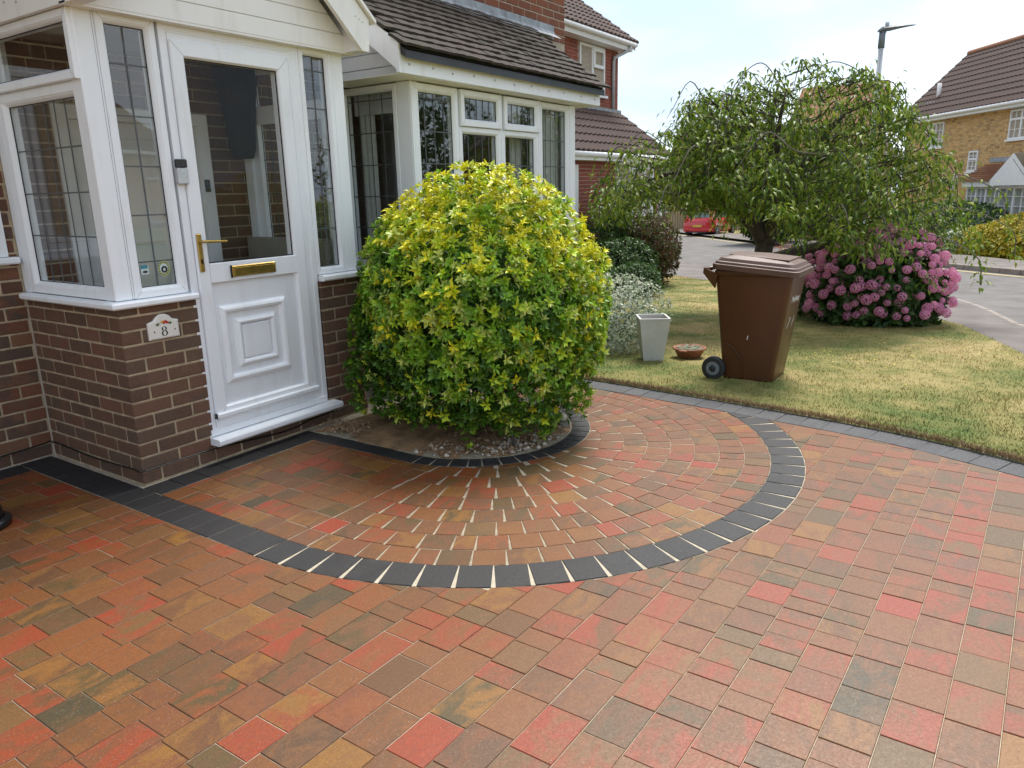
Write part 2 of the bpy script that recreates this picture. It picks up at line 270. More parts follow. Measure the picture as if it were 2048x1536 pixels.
    def sweep(s, x0, x1, z0, z1, prof):
        """mitred picture frame; prof is a closed list of (inset, out)"""
        V = []; n = len(prof); Fc = []
        for (sx, sz) in ((0, 0), (1, 0), (1, 1), (0, 1)):
            for (i, o) in prof: V.append((x0 + i if sx == 0 else x1 - i, o, z0 + i if sz == 0 else z1 - i))
        for k in range(4):
            for j in range(n): j2 = (j + 1) % n; k2 = (k + 1) % 4; Fc.append((k * n + j, k2 * n + j, k2 * n + j2, k * n + j2))
        return s.add(V, Fc)
    def build(s, name, mat, parent=None, smooth=False):
        return link(name, mesh(name, s.V, s.F, mat, smooth), parent)
def inset(poly, c):
    n = len(poly); out = []
    for i in range(n):
        p0, p1, p2 = Vector(poly[i - 1]), Vector(poly[i]), Vector(poly[(i + 1) % n])
        d1 = (p1 - p0).normalized(); d2 = (p2 - p1).normalized(); n1 = Vector((-d1.y, d1.x)); n2 = Vector((-d2.y, d2.x))
        k = 1 + n1.dot(n2); out.append(tuple(p1 + (n1 + n2) * (c / max(k, 0.35))))
    return out
def clip(poly, pt, nrm):
    """keep the side of the line through pt that nrm points to"""
    out = []; n = len(poly)
    for i in range(n):
        a, b = poly[i], poly[(i + 1) % n]; da = (a[0] - pt[0]) * nrm[0] + (a[1] - pt[1]) * nrm[1]; db = (b[0] - pt[0]) * nrm[0] + (b[1] - pt[1]) * nrm[1]
        if da >= 0: out.append(a)
        if (da >= 0) != (db >= 0): t = da / (da - db); out.append((a[0] + (b[0] - a[0]) * t, a[1] + (b[1] - a[1]) * t))
    r = []
    for q in out:
        if not r or math.dist(q, r[-1]) > 0.004: r.append(q)
    if len(r) > 1 and math.dist(r[0], r[-1]) < 0.004: r.pop()
    return r
def area(poly): return 0.5 * sum(poly[i][0] * poly[(i + 1) % len(poly)][1] - poly[(i + 1) % len(poly)][0] * poly[i][1] for i in range(len(poly))) if len(poly) > 2 else 0
def frame(ox, oy, ax, ay, outx, outy):
    def T(a, o, z): return (ox + ax * a + outx * o, oy + ay * a + outy * o, z)
    T.flip = (ax * outy - ay * outx) < 0; T.rz = math.atan2(ay, ax); return T
_bm = {}
def brick_mesh(L, D, H, mat, c=0.004):
    k = (round(L, 3), round(D, 3), round(H, 3), mat)
    if k not in _bm: _bm[k] = mesh('brick', *(lambda g: (g.V, g.F))(G().box(-L / 2, L / 2, -D / 2, D / 2, -H / 2, H / 2, c)), mat)
    return _bm[k]
def course(a0, a1, start, L=0.225, j=0.01, mn=0.05):
    """brick intervals along one course; start is where one joint falls"""
    k = math.floor((a0 - start) / L) - 1; out = []
    while True:
        s, e = start + k * L, start + k * L + L - j; k += 1
        if s > a1: break
        s, e = max(s, a0), min(e, a1)
        if e - s > mn: out.append([s, e])
    if out and out[0][0] - a0 > 0.001: out[0][0] = a0
    if out and a1 - out[-1][1] > 0.02: out[-1][1] = a1
    return out
def brickwork(parent, T, a0, a1, j0, j1, zb, mat, starts=(0.0, 0.1125), depth=0.1025, joined=False, holes=(), startfun=None, mats=None, name='brick', ztop=None, gauge=0.075, jit=0.0012):
    g = G(T) if joined else None
    for j in range(j0, j1):
        z0 = zb + gauge * j + 0.005; z1 = z0 + gauge - 0.010
        if ztop and z1 > ztop: z1 = ztop
        if z1 - z0 < 0.015: continue
        s, e0 = (startfun(j) if startfun else (starts[j % 2], a0))
        for (s0, e) in course(e0, a1, s):
            segs = [(s0, e)]
            for (h0, h1, hz0, hz1) in holes:
                if z1 > hz0 + 0.02 and z0 < hz1 - 0.02:
                    ns = []
                    for (p, q) in segs:
                        if q <= h0 or p >= h1: ns.append((p, q)); continue
                        if p < h0 - 0.03: ns.append((p, h0))
                        if q > h1 + 0.03: ns.append((h1, q))
                    segs = ns
            for (p, q) in segs:
                if joined: g.box(p, q, -depth, random.uniform(-jit, jit), z0, z1)
                else:
                    o = link(name, brick_mesh(q - p, depth, z1 - z0, mat), parent)
                    o.location = T((p + q) / 2, -depth / 2 + random.uniform(-jit, jit), (z0 + z1) / 2 + random.uniform(-0.0008, 0.0008)); o.rotation_euler = (random.uniform(-.004, .004), 0, T.rz + random.uniform(-.006, .006))
    if joined: return tag(g.build('brickwork', mat, parent), kind='stuff')
def leaves(name, P, D, N, L, Wd, mat, parent=None, col=None, fold=0.22, curl=0.18, mid=.48):
    P = np.asarray(P, float); D = np.asarray(D, float); N = np.asarray(N, float); n = len(P)
    D /= np.linalg.norm(D, axis=1)[:, None] + 1e-9; S = np.cross(D, N); S /= np.linalg.norm(S, axis=1)[:, None] + 1e-9; N = np.cross(S, D)
    L = np.broadcast_to(L, n)[:, None]; Wd = np.broadcast_to(Wd, n)[:, None]
    V = np.stack([P, P + D * L * mid + S * Wd * .5 + N * Wd * fold, P + D * L * mid, P + D * L * mid - S * Wd * .5 + N * Wd * fold, P + D * L - N * L * curl], 1).reshape(-1, 3)
    F4 = np.array([[0, 1, 2], [0, 2, 3], [1, 4, 2], [2, 4, 3]]); Fc = (np.arange(n)[:, None, None] * 5 + F4).reshape(-1)
    return tri_obj(name, V, Fc, mat, parent, None if col is None else np.repeat(col, 5, 0))
def tri_obj(name, V, Fc, mat, parent=None, col=None):
    me = bpy.data.meshes.new(name); nf = len(Fc) // 3
    me.vertices.add(len(V)); me.vertices.foreach_set('co', np.ascontiguousarray(V, dtype=np.float32).ravel())
    me.loops.add(len(Fc)); me.loops.foreach_set('vertex_index', np.asarray(Fc, dtype=np.int32)); me.polygons.add(nf); me.polygons.foreach_set('loop_start', np.arange(nf, dtype=np.int32) * 3)
    me.update(calc_edges=True); me.validate()
    if col is not None:
        a = me.color_attributes.new('Col', 'FLOAT_COLOR', 'POINT'); c4 = np.ones((len(V), 4), np.float32); c4[:, :3] = col; a.data.foreach_set('color', c4.ravel())
    me.materials.append(M[mat]); return link(name, me, parent) if name else me
def lump(Dv, seed, amp=1.0, k=6):
    r = np.random.default_rng(seed); f = np.zeros(len(Dv))
    for i in range(k): w = r.normal(size=3) * (1.6 + i * .9); f += np.sin(Dv @ w + r.uniform(0, 6.28)) / (1 + i * .5)
    return f * amp / 2.2
def unit(n, rng=RNG): v = rng.normal(size=(n, 3)); return v / np.linalg.norm(v, axis=1)[:, None]
def curve_pts(P, n):
    """smooth polyline through control points (Catmull-Rom)"""
    P = [Vector(p) for p in P]; out = []; Q = [P[0] * 2 - P[1]] + P + [P[-1] * 2 - P[-2]]
    for i in range(len(P) - 1):
        p0, p1, p2, p3 = Q[i:i + 4]
        for k in range(n):
            t = k / n; out.append(0.5 * ((2 * p1) + (p2 - p0) * t + (2 * p0 - 5 * p1 + 4 * p2 - p3) * t * t + (3 * p1 - p0 - 3 * p2 + p3) * t ** 3))
    return out + [P[-1]]
def zg(x, y):
    d = (x - CAMP.x) * math.sin(YAW) + (y - CAMP.y) * math.cos(YAW)
    return 0.0 if d < 6.2 else (-0.05 * (d - 6.2) if d < 20 else (-0.69 - 0.02 * (d - 20) if d < 60 else -1.49))

# ------------------------------------------------------------------ ground, road, pavements
def resample(P, n):
    P = [Vector((*p, 0)) if len(p) == 2 else Vector(p) for p in P]; s = [0]
    for a, b in zip(P, P[1:]): s.append(s[-1] + (b - a).length)
    out = []
    for k in range(n):
        t = s[-1] * k / (n - 1); i = max(j for j in range(len(s)) if s[j] <= t + 1e-9); i = min(i, len(P) - 2); out.append(P[i].lerp(P[i + 1], (t - s[i]) / max(1e-9, s[i + 1] - s[i])))
    return out
def strip(name, A, B, nu, nv, dz, mat, noise_amp=0.0):
    A = resample(A, nu); B = resample(B, nu); V = []; Fc = []
    for i in range(nu):
        for j in range(nv):
            p = A[i].lerp(B[i], j / (nv - 1)); V.append((p.x, p.y, zg(p.x, p.y) + dz + (random.uniform(-1, 1) * noise_amp if 0 < j < nv - 1 else 0)))
    for i in range(nu - 1):
        for j in range(nv - 1): a = i * nv + j; Fc.append((a, a + nv, a + nv + 1, a + 1))
    # make the normals point up
    p = [Vector(V[k]) for k in Fc[0]]
    if (p[1] - p[0]).cross(p[2] - p[0]).z < 0: Fc = [tuple(reversed(f)) for f in Fc]
    return link(name, mesh(name, V, Fc, mat, True))
def lawnmat(name, blades=False):
    m, n, l, b, o = nt(name); v = coords(n, l, None, (1, 1, 1), 'Object')
    f = noise(n, l, v, 0.75, 5, 0.62, 0.4); g = noise(n, l, v, 5.5, 4, 0.6); h = noise(n, l, v, 60, 3, 0.7)
    t = mul(n, l, mul(n, l, f, 0.85), mul(n, l, g, 0.30), 'ADD'); t = mul(n, l, t, -0.055, 'ADD'); t = mul(n, l, t, mul(n, l, mul(n, l, h, 0.16), -0.08, 'ADD'), 'ADD')
    r = ramp(n, [(0.36, (0.40, 0.31, 0.15)), (0.47, (0.31, 0.26, 0.105)), (0.56, (0.20, 0.195, 0.065)), (0.66, (0.115, 0.150, 0.042)), (0.76, (0.085, 0.130, 0.034))]); l.new(t, r.inputs['Fac'])
    c = r.outputs[0]
    if blades:
        rr = rnd(n, l); c = mixc(n, l, remap(n, l, rr, 0, 1, 0.0, 0.75), c, mixc(n, l, 1.0, c, (1.5, 1.35, 1.1), 'MULTIPLY'))
    l.new(c, b.inputs['Base Color']); b.inputs['Roughness'].default_value = 0.9; b.inputs['Specular IOR Level'].default_value = 0.2
    if not blades: bump(n, l, b, mixc(n, l, 0.5, h, noise(n, l, v, 180, 2)), 0.8, 0.02)
    return m
M['lawn'] = lawnmat('dry_lawn'); M['blade'] = lawnmat('grass_blade', True)
EDGE_O = [(2.16, -4.70), (2.40, -4.35), (2.60, -4.00), (2.70, -3.74), (2.80, -3.48), (2.872, -3.23), (2.925, -2.96), (2.962, -2.72), (2.995, -2.46), (3.030, -2.20), (3.060, -1.92), (3.090, -1.63), (3.125, -1.25), (3.150, -0.90), (3.17, -0.55), (3.18, -0.2), (3.18, 0.2)]
LAWN_FAR = [(3.6, -5.6), (4.6, -4.5), (5.77, -3.85), (7.75, -3.26), (9.3, -2.3), (11.1, -1.1), (14.2, 2.2), (16.6, 4.6)]
ROAD_N = [(4.2, -6.6), (6.0, -4.7), (7.79, -3.85), (10.05, -3.34), (11.7, -2.75), (13.4, -1.2), (16.5, 2.2), (20.5, 4.95), (28, 10.5), (38, 18)]
KERB_F = [(12.0, -9.0), (14.6, -6.2), (17.4, -3.83), (20.0, -2.27), (24.5, 0.7), (29, 4.2), (36, 9.5), (46, 17)]
n_ = 40; R_ = 260.0; gv = []; gf = []
xs = sorted(set([-R_, -120, -60, -30] + list(np.linspace(-16, 70, 44)) + [90, 130, R_])); ys = sorted(set([-R_, -120, -60, -30] + list(np.linspace(-20, 40, 31)) + [60, 100, 160, R_]))
for y in ys:
    for x in xs: gv.append((x, y, zg(x, y) - 0.10))
for j in range(len(ys) - 1):
    for i in range(len(xs) - 1): a = j * len(xs) + i; gf.append((a, a + 1, a + 1 + len(xs), a + len(xs)))
tag(link('ground', mesh('ground', gv, gf, 'lawn', True)), kind='structure')
HOUSE_SIDE = EDGE_O + [(3.6, 0.25), (4.9, 0.3), (5.9, 1.2), (8.5, 3.0), (11.5, 4.2), (16.6, 4.9)]
lawn = tag(strip('lawn', HOUSE_SIDE, LAWN_FAR, 90, 40, 0.010, 'lawn', 0.006), kind='structure')
near_pave = tag(strip('pavement', LAWN_FAR + [(24, 10.3)], ROAD_N[:8] + [(26, 9.0)], 60, 5, 0.0, 'pavement'), kind='structure')
road = tag(strip('road', ROAD_N, KERB_F, 60, 16, -0.03, 'asphalt'), kind='structure')
KERB_B = [(14.2, -10.2), (16.6, -7.6), (19.2, -5.2), (21.8, -3.9), (26.0, -1.0), (30.4, 2.6), (37.5, 8.0), (47, 15.5)]
far_pave = tag(strip('pavement', KERB_F, KERB_B, 60, 4, 0.08, 'pavement'), kind='structure')
yl = [Vector((*p, 0)) for p in KERB_F]
ylA = [(p.x - 0.20, p.y + 0.22) for p in yl]; ylB = [(p.x - 0.33, p.y + 0.36) for p in yl]
tag(strip('painted_line', ylA, ylB, 60, 2, -0.022, 'yline'), kind='structure')
def kerb_run(parent, P, w, h, dz, n):
    Q = resample(P, n + 1)
    for a, b in zip(Q, Q[1:]):
        d = (b - a); L = d.length; ang = math.atan2(d.y, d.x); k = ('k', round(L, 2), w, h)
        if k not in _bm: _bm[k] = mesh('kerb_stone', *(lambda g: (g.V, g.F))(G().box(-L / 2 + .006, L / 2 - .006, -w / 2, w / 2, -h, 0, 0.018)), 'kerb')
        c = (a + b) / 2; o = link('kerb_stone', _bm[k], parent, (c.x, c.y, zg(c.x, c.y) + dz), (0, 0, ang))
        sl = (zg(b.x, b.y) - zg(a.x, a.y)) / L; o.rotation_euler = (0, -math.atan(sl), ang)
kerb_run(far_pave, KERB_F[1:6], 0.14, 0.22, 0.10, 24)
kerb_run(near_pave, ROAD_N[1:7], 0.10, 0.14, 0.004, 17)
# ------------------------------------------------------------------ block paving
def px(x, y, z=0.0):
    d = Vector((x, y, z)) - CAMP; w = d.dot(_F); return (1024 + 1488.66 * d.dot(R2) / w, 768 - 1488.66 * d.dot(U2) / w, w)
FC = (1.587, -1.165); R_IN, R_OUT = 1.612, 1.787; BC = (1.73, -0.915); B_IN, B_OUT = 0.62, 0.735; ROWW = 0.1375
ed_o = [Vector(p) for p in EDGE_O]
def edge_near(q, off):
    best = None
    for a, b in zip(ed_o, ed_o[1:]):
        t = max(0, min(1, (Vector(q) - a).dot(b - a) / (b - a).length_squared)); p = a.lerp(b, t); d = (Vector(q) - p).length
        if best is None or d < best[0]: n = Vector((-(b - a).y, (b - a).x)).normalized(); best = (d, p + n * off, n)
    return best[1], best[2]
def cen(poly): n = len(poly); return (sum(p[0] for p in poly) / n, sum(p[1] for p in poly) / n)
def clip_circle(poly, c, r, keep_in):
    q = cen(poly); d = Vector((q[0] - c[0], q[1] - c[1])); d = d.normalized() if d.length > 1e-6 else Vector((1, 0)); pt = (c[0] + d.x * r, c[1] + d.y * r)
    return clip(poly, pt, (-d.x, -d.y) if keep_in else (d.x, d.y))
def clip_field(poly):
    q = cen(poly)
    if q[1] > FC[1] and q[0] < FC[0]: poly = clip(poly, (FC[0] - R_OUT - .002, 0), (-1, 0))
    elif math.dist(q, FC) < R_OUT + .25: poly = clip_circle(poly, FC, R_OUT + .002, False)
    if len(poly) < 3: return []
    p, n = edge_near(cen(poly), .199); poly = clip(poly, p, n)
    if len(poly) < 3: return []
    return clip(poly, (0, .793), (0, -1))
def clip_fan(poly):
    q = cen(poly)
    if q[1] > BC[1] and q[0] < BC[0]: poly = clip(poly, (BC[0] - B_OUT - .002, 0), (-1, 0))
    elif math.dist(q, BC) < B_OUT + .25: poly = clip_circle(poly, BC, B_OUT + .002, False)
    if len(poly) < 3: return []
    p, n = edge_near(cen(poly), .199); poly = clip(poly, p, n)
    if len(poly) < 3: return []
    return clip(poly, (0, -.193), (0, -1))
_pv = {}
def lay(name, parent, polys, mat, limit=300, ztop=0.0, gap=0.0012, c=0.0016, jz=0.0012):
    items = []
    for poly in polys:
        if len(poly) < 3 or abs(area(poly)) < 0.0007: continue
        if area(poly) < 0: poly = poly[::-1]
        u, v, w = px(*cen(poly)); vis = (w > 0 and -40 < u < 2090 and v < 1580)
        items.append((-(abs(area(poly)) / max(w, .2) ** 3) if vis else 1.0, poly))
    items.sort(key=lambda t: t[0]); rest = G()
    for k, (s, poly) in enumerate(items):
        pl = inset(poly, gap); dz = random.uniform(-jz, jz)
        if k < limit and s < 0:
            x, y = cen(pl); loc = [(a - x, b - y) for a, b in pl]; key = (mat, tuple((round(a, 3), round(b, 3)) for a, b in loc))
            if key not in _pv: g = G().prism(loc, -.05, 0, c); _pv[key] = mesh(name, g.V, g.F, mat)
            link(name, _pv[key], parent, (x, y, ztop + dz), (random.uniform(-.004, .004), random.uniform(-.004, .004), 0))
        else: rest.prism(pl, ztop - .05, ztop + dz, c)
    if rest.V: tag(rest.build(name + 's', mat, parent), kind='stuff')
def flat(name, poly, z, mat): return link(name, mesh(name, [(x, y, z) for x, y in poly], [tuple(range(len(poly)))], mat))
driveway = tag(flat('driveway', [(-7, -9), (2.0, -9), (2.16, -4.7)] + EDGE_O[1:16] + [(3.18, .9), (-7, .9)], -.0032, 'sand'), kind='structure')
# main field: courses 137 mm wide, running along the house front
polys = []; ang = math.radians(-1.7); ca, sa = math.cos(ang), math.sin(ang)
for k in range(-24, 36):
    y0 = -3.28 + k * ROWW; x = -5.0 + random.uniform(0, .2)
    while x < 3.2:
        w = random.choice((.092, .092, .137, .137, .182, .182, .205)); p = [(x, y0), (x + w, y0), (x + w, y0 + ROWW), (x, y0 + ROWW)]; x += w
        p = clip_field([(a * ca - b * sa * 0 + 0, b + a * math.tan(ang)) for a, b in p])
        if len(p) > 2: polys.append(p)
lay('paving_block', driveway, polys, 'paver', 300)
# curved courses round the shrub bed
path = tag(flat('path', [(-.02, -.1), (-.02, -1.2)] + [(FC[0] + 1.6 * math.cos(a), FC[1] + 1.6 * math.sin(a)) for a in np.linspace(math.pi, 1.86 * math.pi, 30)] + [(3.0, -1.2), (3.0, -.1)], -.0025, 'sand_dull'), kind='structure')
def along(c, r0, r1, ws, gapk, y_top, a_end):
    out = []; y = y_top
    while y > c[1] + .02:
        w = min(random.choice(ws), y - c[1]); out.append([(c[0] - r1, y - w), (c[0] - r0, y - w), (c[0] - r0, y), (c[0] - r1, y)]); y -= w
    a = math.pi
    while a < a_end:
        w = random.choice(ws); da = (w + .0015) / r0; m = a + da / 2; d = (math.cos(m), math.sin(m)); t = (-d[1], d[0]); h = w / 2; re = r1 - .0005; ho = h * gapk; cs = math.cos(da / 2)
        ri = r0 * cs + .0008; out.append([(c[0] + d[0] * ri - t[0] * h, c[1] + d[1] * ri - t[1] * h), (c[0] + d[0] * re - t[0] * ho, c[1] + d[1] * re - t[1] * ho), (c[0] + d[0] * re + t[0] * ho, c[1] + d[1] * re + t[1] * ho), (c[0] + d[0] * ri + t[0] * h, c[1] + d[1] * ri + t[1] * h)]); a += da
    return out
polys = []
for k in range(9):
    r1 = R_IN - ROWW * k - .001; r0 = max(r1 - ROWW + .001, .2)
    polys += [clip_fan(p) for p in along(FC, r0, r1, (.092, .115, .137, .137), 1 + .35 * (r1 / r0 - 1), -.19 + random.uniform(0, .06), 2.22 * math.pi)]
lay('paving_block', path, polys, 'paver', 290)
# charcoal bands
border = tag(flat('border', [(-.2, .96), (-.2, -1.2)] + [(FC[0] + R_OUT * math.cos(a), FC[1] + R_OUT * math.sin(a)) for a in np.linspace(math.pi, 1.76 * math.pi, 40)] + [(FC[0] + R_IN * math.cos(a), FC[1] + R_IN * math.sin(a)) for a in np.linspace(1.78 * math.pi, math.pi, 40)] + [(-.025, -1.2), (-.025, .96)], -.0012, 'sand'), kind='structure')
polys = []
for p in along(FC, R_IN, R_OUT, (.139,), 1, .965, 1.86 * math.pi):
    q, n = edge_near(cen(p), .199); polys.append(clip(p, q, n))
polys += along(BC, B_IN, B_OUT, (.092, .092, .07), 1.08, -.19, 2.16 * math.pi)
x = -.02
while x < 1.10: polys.append([(x, -.188), (x + .139, -.188), (x + .139, -.018), (x, -.018)]); x += .14
x = -.203
while x > -2.2: polys.append([(x - .139, .796), (x, .796), (x, .963), (x - .139, .963)]); x -= .14
lay('border_block', border, polys, 'charcoal', 250, .0015)
edging = tag(empty('edging'), kind='structure')
Q = resample(EDGE_O, 36); polys = []
for a, b in zip(Q, Q[1:]):
    d = (b - a).normalized(); n = Vector((-d.y, d.x, 0)); L = (b - a).length - .001; m = (a + b) / 2 + n * .004; polys.append([tuple((m + d * s + n * t).xy) for s, t in ((-L / 2, 0), (L / 2, 0), (L / 2, .193), (-L / 2, .193))])
lay('edging_block', edging, polys, 'edging', 250, .002)
# mortar haunch along grass edge
hz = G(); Q = resample(EDGE_O, 70)
for a, b in zip(Q, Q[1:]):
    d = (b - a).normalized(); n = Vector((-d.y, d.x, 0)); A = a - n * .018; B = b - n * .018
    hz.add([(A.x, A.y, .012), (B.x, B.y, .012), (b.x, b.y, .004), (a.x, a.y, .004), (A.x, A.y, -.04), (B.x, B.y, -.04)], [(0, 1, 2, 3), (4, 5, 1, 0)])
hz.build('mortar_haunch', 'concrete', edging)
hm = G()
hm.prism([(-.028, -.022), (-.002, -.002), (-.002, .962), (-.028, .962)][::-1] if 0 else [(-.028, .962), (-.028, -.022), (-.001, -.001), (-.001, .962)], -.03, -.001)
hm.prism([(-.026, -.021), (1.10, -.021), (1.10, -.001), (-.002, -.001)], -.03, -.0012)
hm.prism([(-2.2, .9635), (-.01, .9635), (-.01, .972), (-2.2, .972)], -.03, .006)
hm.build('mortar_fillet', 'mortar_grey', border)
# ------------------------------------------------------------------ shrub bed
bed_r = [(BC[0] + B_IN * math.cos(a), BC[1] + B_IN * math.sin(a)) for a in np.linspace(math.pi, 2.35 * math.pi, 44)]
bp = [(1.112, -.05)] + [(1.112, y) for y in np.linspace(-.1, -.9, 8)] + bed_r + [(2.3, -.02)]
sv = [(BC[0], -.75, .045)]; nb = len(bp); rings = 7
for k in range(1, rings + 1):
    for (x, y) in bp: t = k / rings; sv.append((BC[0] + (x - BC[0]) * t, -.75 + (y + .75) * t, (.045 * (1 - t) - .004 * t) + (random.uniform(-.012, .014) if k < rings else 0)))
sf = [(0, 1 + i, 1 + (i + 1) % nb) for i in range(nb)]
for k in range(rings - 1):
    for i in range(nb): j = (i + 1) % nb; sf.append((1 + k * nb + i, 1 + (k + 1) * nb + i, 1 + (k + 1) * nb + j, 1 + k * nb + j))
bed = tag(link('flower_bed', mesh('flower_bed', sv, sf, 'sandysoil', True)), kind='structure')
st = G(); lt = []
def rock(g, x, y, z, r):
    V = [Vector((random.gauss(0, 1), random.gauss(0, 1), random.gauss(0, .7))).normalized() * r * random.uniform(.7, 1.1) for _ in range(7)]
    o = [Vector(v) for v in ((1, 0, 0), (-1, 0, 0), (0, 1, 0), (0, -1, 0), (0, 0, .8), (0, 0, -.8))]
    W_ = [tuple(Vector((x, y, z)) + q * r * random.uniform(.75, 1.15)) for q in o]; g.add(W_, [(0, 2, 4), (2, 1, 4), (1, 3, 4), (3, 0, 4), (2, 0, 5), (1, 2, 5), (3, 1, 5), (0, 3, 5)])
for _ in range(420):
    a = random.uniform(1.0, 1.75) * math.pi; r = B_IN * random.uniform(.55, .97); x, y = BC[0] + r * math.cos(a), BC[1] + r * math.sin(a)
    if random.random() < .35 + .65 * math.exp(-((a / math.pi - 1.33) / .12) ** 2): rock(st, x, y, .008, random.choice((.006, .008, .01, .012, .02)))
tag(st.build('stones', 'stone', bed), kind='stuff')
n = 520; a = RNG.uniform(1.0, 1.9, n) * math.pi; r = B_IN * RNG.uniform(.35, .98, n); Pl = np.stack([BC[0] + r * np.cos(a), BC[1] + r * np.sin(a), RNG.uniform(.01, .03, n)], 1)
Pl = np.vstack([Pl, np.stack([RNG.uniform(1.13, 1.32, 170), RNG.uniform(-.42, -.04, 170), RNG.uniform(.01, .05, 170)], 1)]); n = len(Pl)
D = unit(n); D[:, 2] *= .3; N = np.tile([0, 0, 1.0], (n, 1)) + unit(n) * .5
tag(leaves('leaf_litter', Pl, D, N, RNG.uniform(.02, .05, n), RNG.uniform(.008, .02, n), 'litter', bed), kind='stuff')
G().tube([(1.60, -1.47, .012), (1.74, -1.44, .02), (1.86, -1.40, .016)], .004, 6).build('fallen_stick', 'litter', bed)
ck = G(); ring = [[], [], [], []]
A = np.linspace(1.66 * math.pi, 2.2 * math.pi, 22)
for q, (rr, zz) in enumerate(((B_IN - .012, -.02), (B_IN - .012, .022), (B_IN - .075, .028), (B_IN - .09, -.02))):
    ring[q] = [(BC[0] + rr * math.cos(t), BC[1] + rr * math.sin(t), zz + random.uniform(-.003, .003)) for t in A]
V = sum(ring, []); k = len(A); Fc = []
for q in range(3):
    for i in range(k - 1): Fc.append((q * k + i, q * k + i + 1, (q + 1) * k + i + 1, (q + 1) * k + i))
Fc.append((0, k, 2 * k, 3 * k)); ck.add(V, Fc); tag(ck.build('concrete_kerb', 'concrete', bed, True))
# ------------------------------------------------------------------ the house: porch, bay and walls
house = tag(empty('house', (0.8, .5, 0)), 'brick house with white gabled porch, open-glazed white door and tiled bay window', 'house')
def hp(o): o.parent = house; o.matrix_parent_inverse = Matrix.Translation((-0.8, -.5, 0)); return o
TF = frame(0, 0, 1, 0, 0, -1)            # porch front and bay front: a = x, out = -y
TL = frame(0, 0, 0, -1, -1, 0)           # porch left side: a = -y, out = -x
TM = frame(0, .97, 1, 0, 0, -1)          # main wall
TU = frame(0, .67, 1, 0, 0, -1)          # wall above the bay
ZB = .078
def wall(name, mat='mortar'): e = G(); return e
# porch walls: recessed mortar cores carrying the bricks
def core(name, T, a0, a1, o0, o1, z0, z1, mat='mortar'): return hp(G(T).box(a0, a1, o0, o1, z0, z1).build(name, mat))
w1 = core('porch_wall', TF, .006, .437, -.0965, -.004, -.05, .95)
brickwork(w1, TF, 0, .44, -1, 12, ZB, 'brick', startfun=lambda j: (0, 0) if j % 2 == 0 else (.1125, .1125))
w2 = core('porch_wall', TL, -.965, -.0975, -.0965, -.004, -.05, .95)
brickwork(w2, TL, -.967, 0, -1, 12, ZB, 'brick', startfun=None, starts=(-.1125 - .225 * 4, -.225 * 5 + .01), holes=((-.1125, .01, -.2, .0), ) ) if 0 else None
for j in range(-1, 12):
    z0 = ZB + .075 * j + .005; e = -.1125 if j % 2 == 0 else 0.0; k = e
    while k > -.967:
        s = max(k - .215, -.967)
        if k - s > .03:
            o = link('brick', brick_mesh(k - s, .1025, .065, 'brick'), w2); o.location = TL((s + k) / 2, -.05125 + random.uniform(-.0012, .0012), z0 + .0325); o.rotation_euler = (0, 0, TL.rz + random.uniform(-.006, .006))
        k -= .225
w3 = core('porch_wall', TF, 1.328, 1.664, -.0965, -.004, -.05, .95)
brickwork(w3, TF, 1.325, 1.67, -1, 12, ZB, 'brick', starts=(1.325 + .1125, 1.325))
w4 = core('porch_wall', TF, .437, 1.328, -.0965, -.004, -.05, .105)
brickwork(w4, TF, .443, 1.322, -1, 1, ZB, 'brick', starts=(.5, .62), ztop=.112)
w5 = core('porch_wall', frame(1.67, 0, 0, 1, 1, 0), .0975, .965, -.0965, -.004, -.05, .95)
brickwork(w5, frame(1.67, 0, 0, 1, 1, 0), .1125, .967, -1, 12, ZB, 'brick', joined=True)
# grey sealant bead in the inner corner
hp(G().tube([(.0, .962, -.02), (-.002, .963, .5), (0, .962, .96)], .007, 6).build('corner_bead', 'mortar_grey'))
# main wall behind and left of the porch
wm = core('main_wall', TM, -2.4, .32, -.0965, -.004, -.05, 2.7)
brickwork(wm, TM, -.46, -.003, -1, 31, ZB, 'brick_left', starts=(-.34, -.2275), holes=((-2.4, -.05, 1.165, 2.2),), jit=.002)
brickwork(wm, TM, -2.4, -.47, -1, 31, ZB, 'brick_left', starts=(-.47, -.5825), holes=((-1.2, -.05, 1.165, 2.2),), joined=True)
wm2 = core('main_wall', TM, 1.28, 2.6, -.0965, -.004, -.05, 2.7)
brickwork(wm2, TM, 1.30, 2.6, -1, 31, ZB, 'brick', joined=True)
wm3 = core('main_wall', TM, .32, 1.28, -.0965, -.004, 2.02, 2.7)
brickwork(wm3, TM, .02, 1.30, 26, 31, ZB, 'brick', joined=True)
brickwork(wm, TM, .005, .34, 0, 26, ZB, 'brick', joined=True)
# wall above the bay roof
wu = core('upper_wall', TU, 2.4, 5.645, -.0965, -.004, 2.9, 3.95, 'mortar_grey')
brickwork(wu, TU, 3.4, 5.65, 39, 51, ZB, 'brick_up', starts=(3.4, 3.5125))
G(TU).box(4.70, 5.645, -.3, -.003, -.1, 2.9).build('lower_wall', 'brick_up', wu)
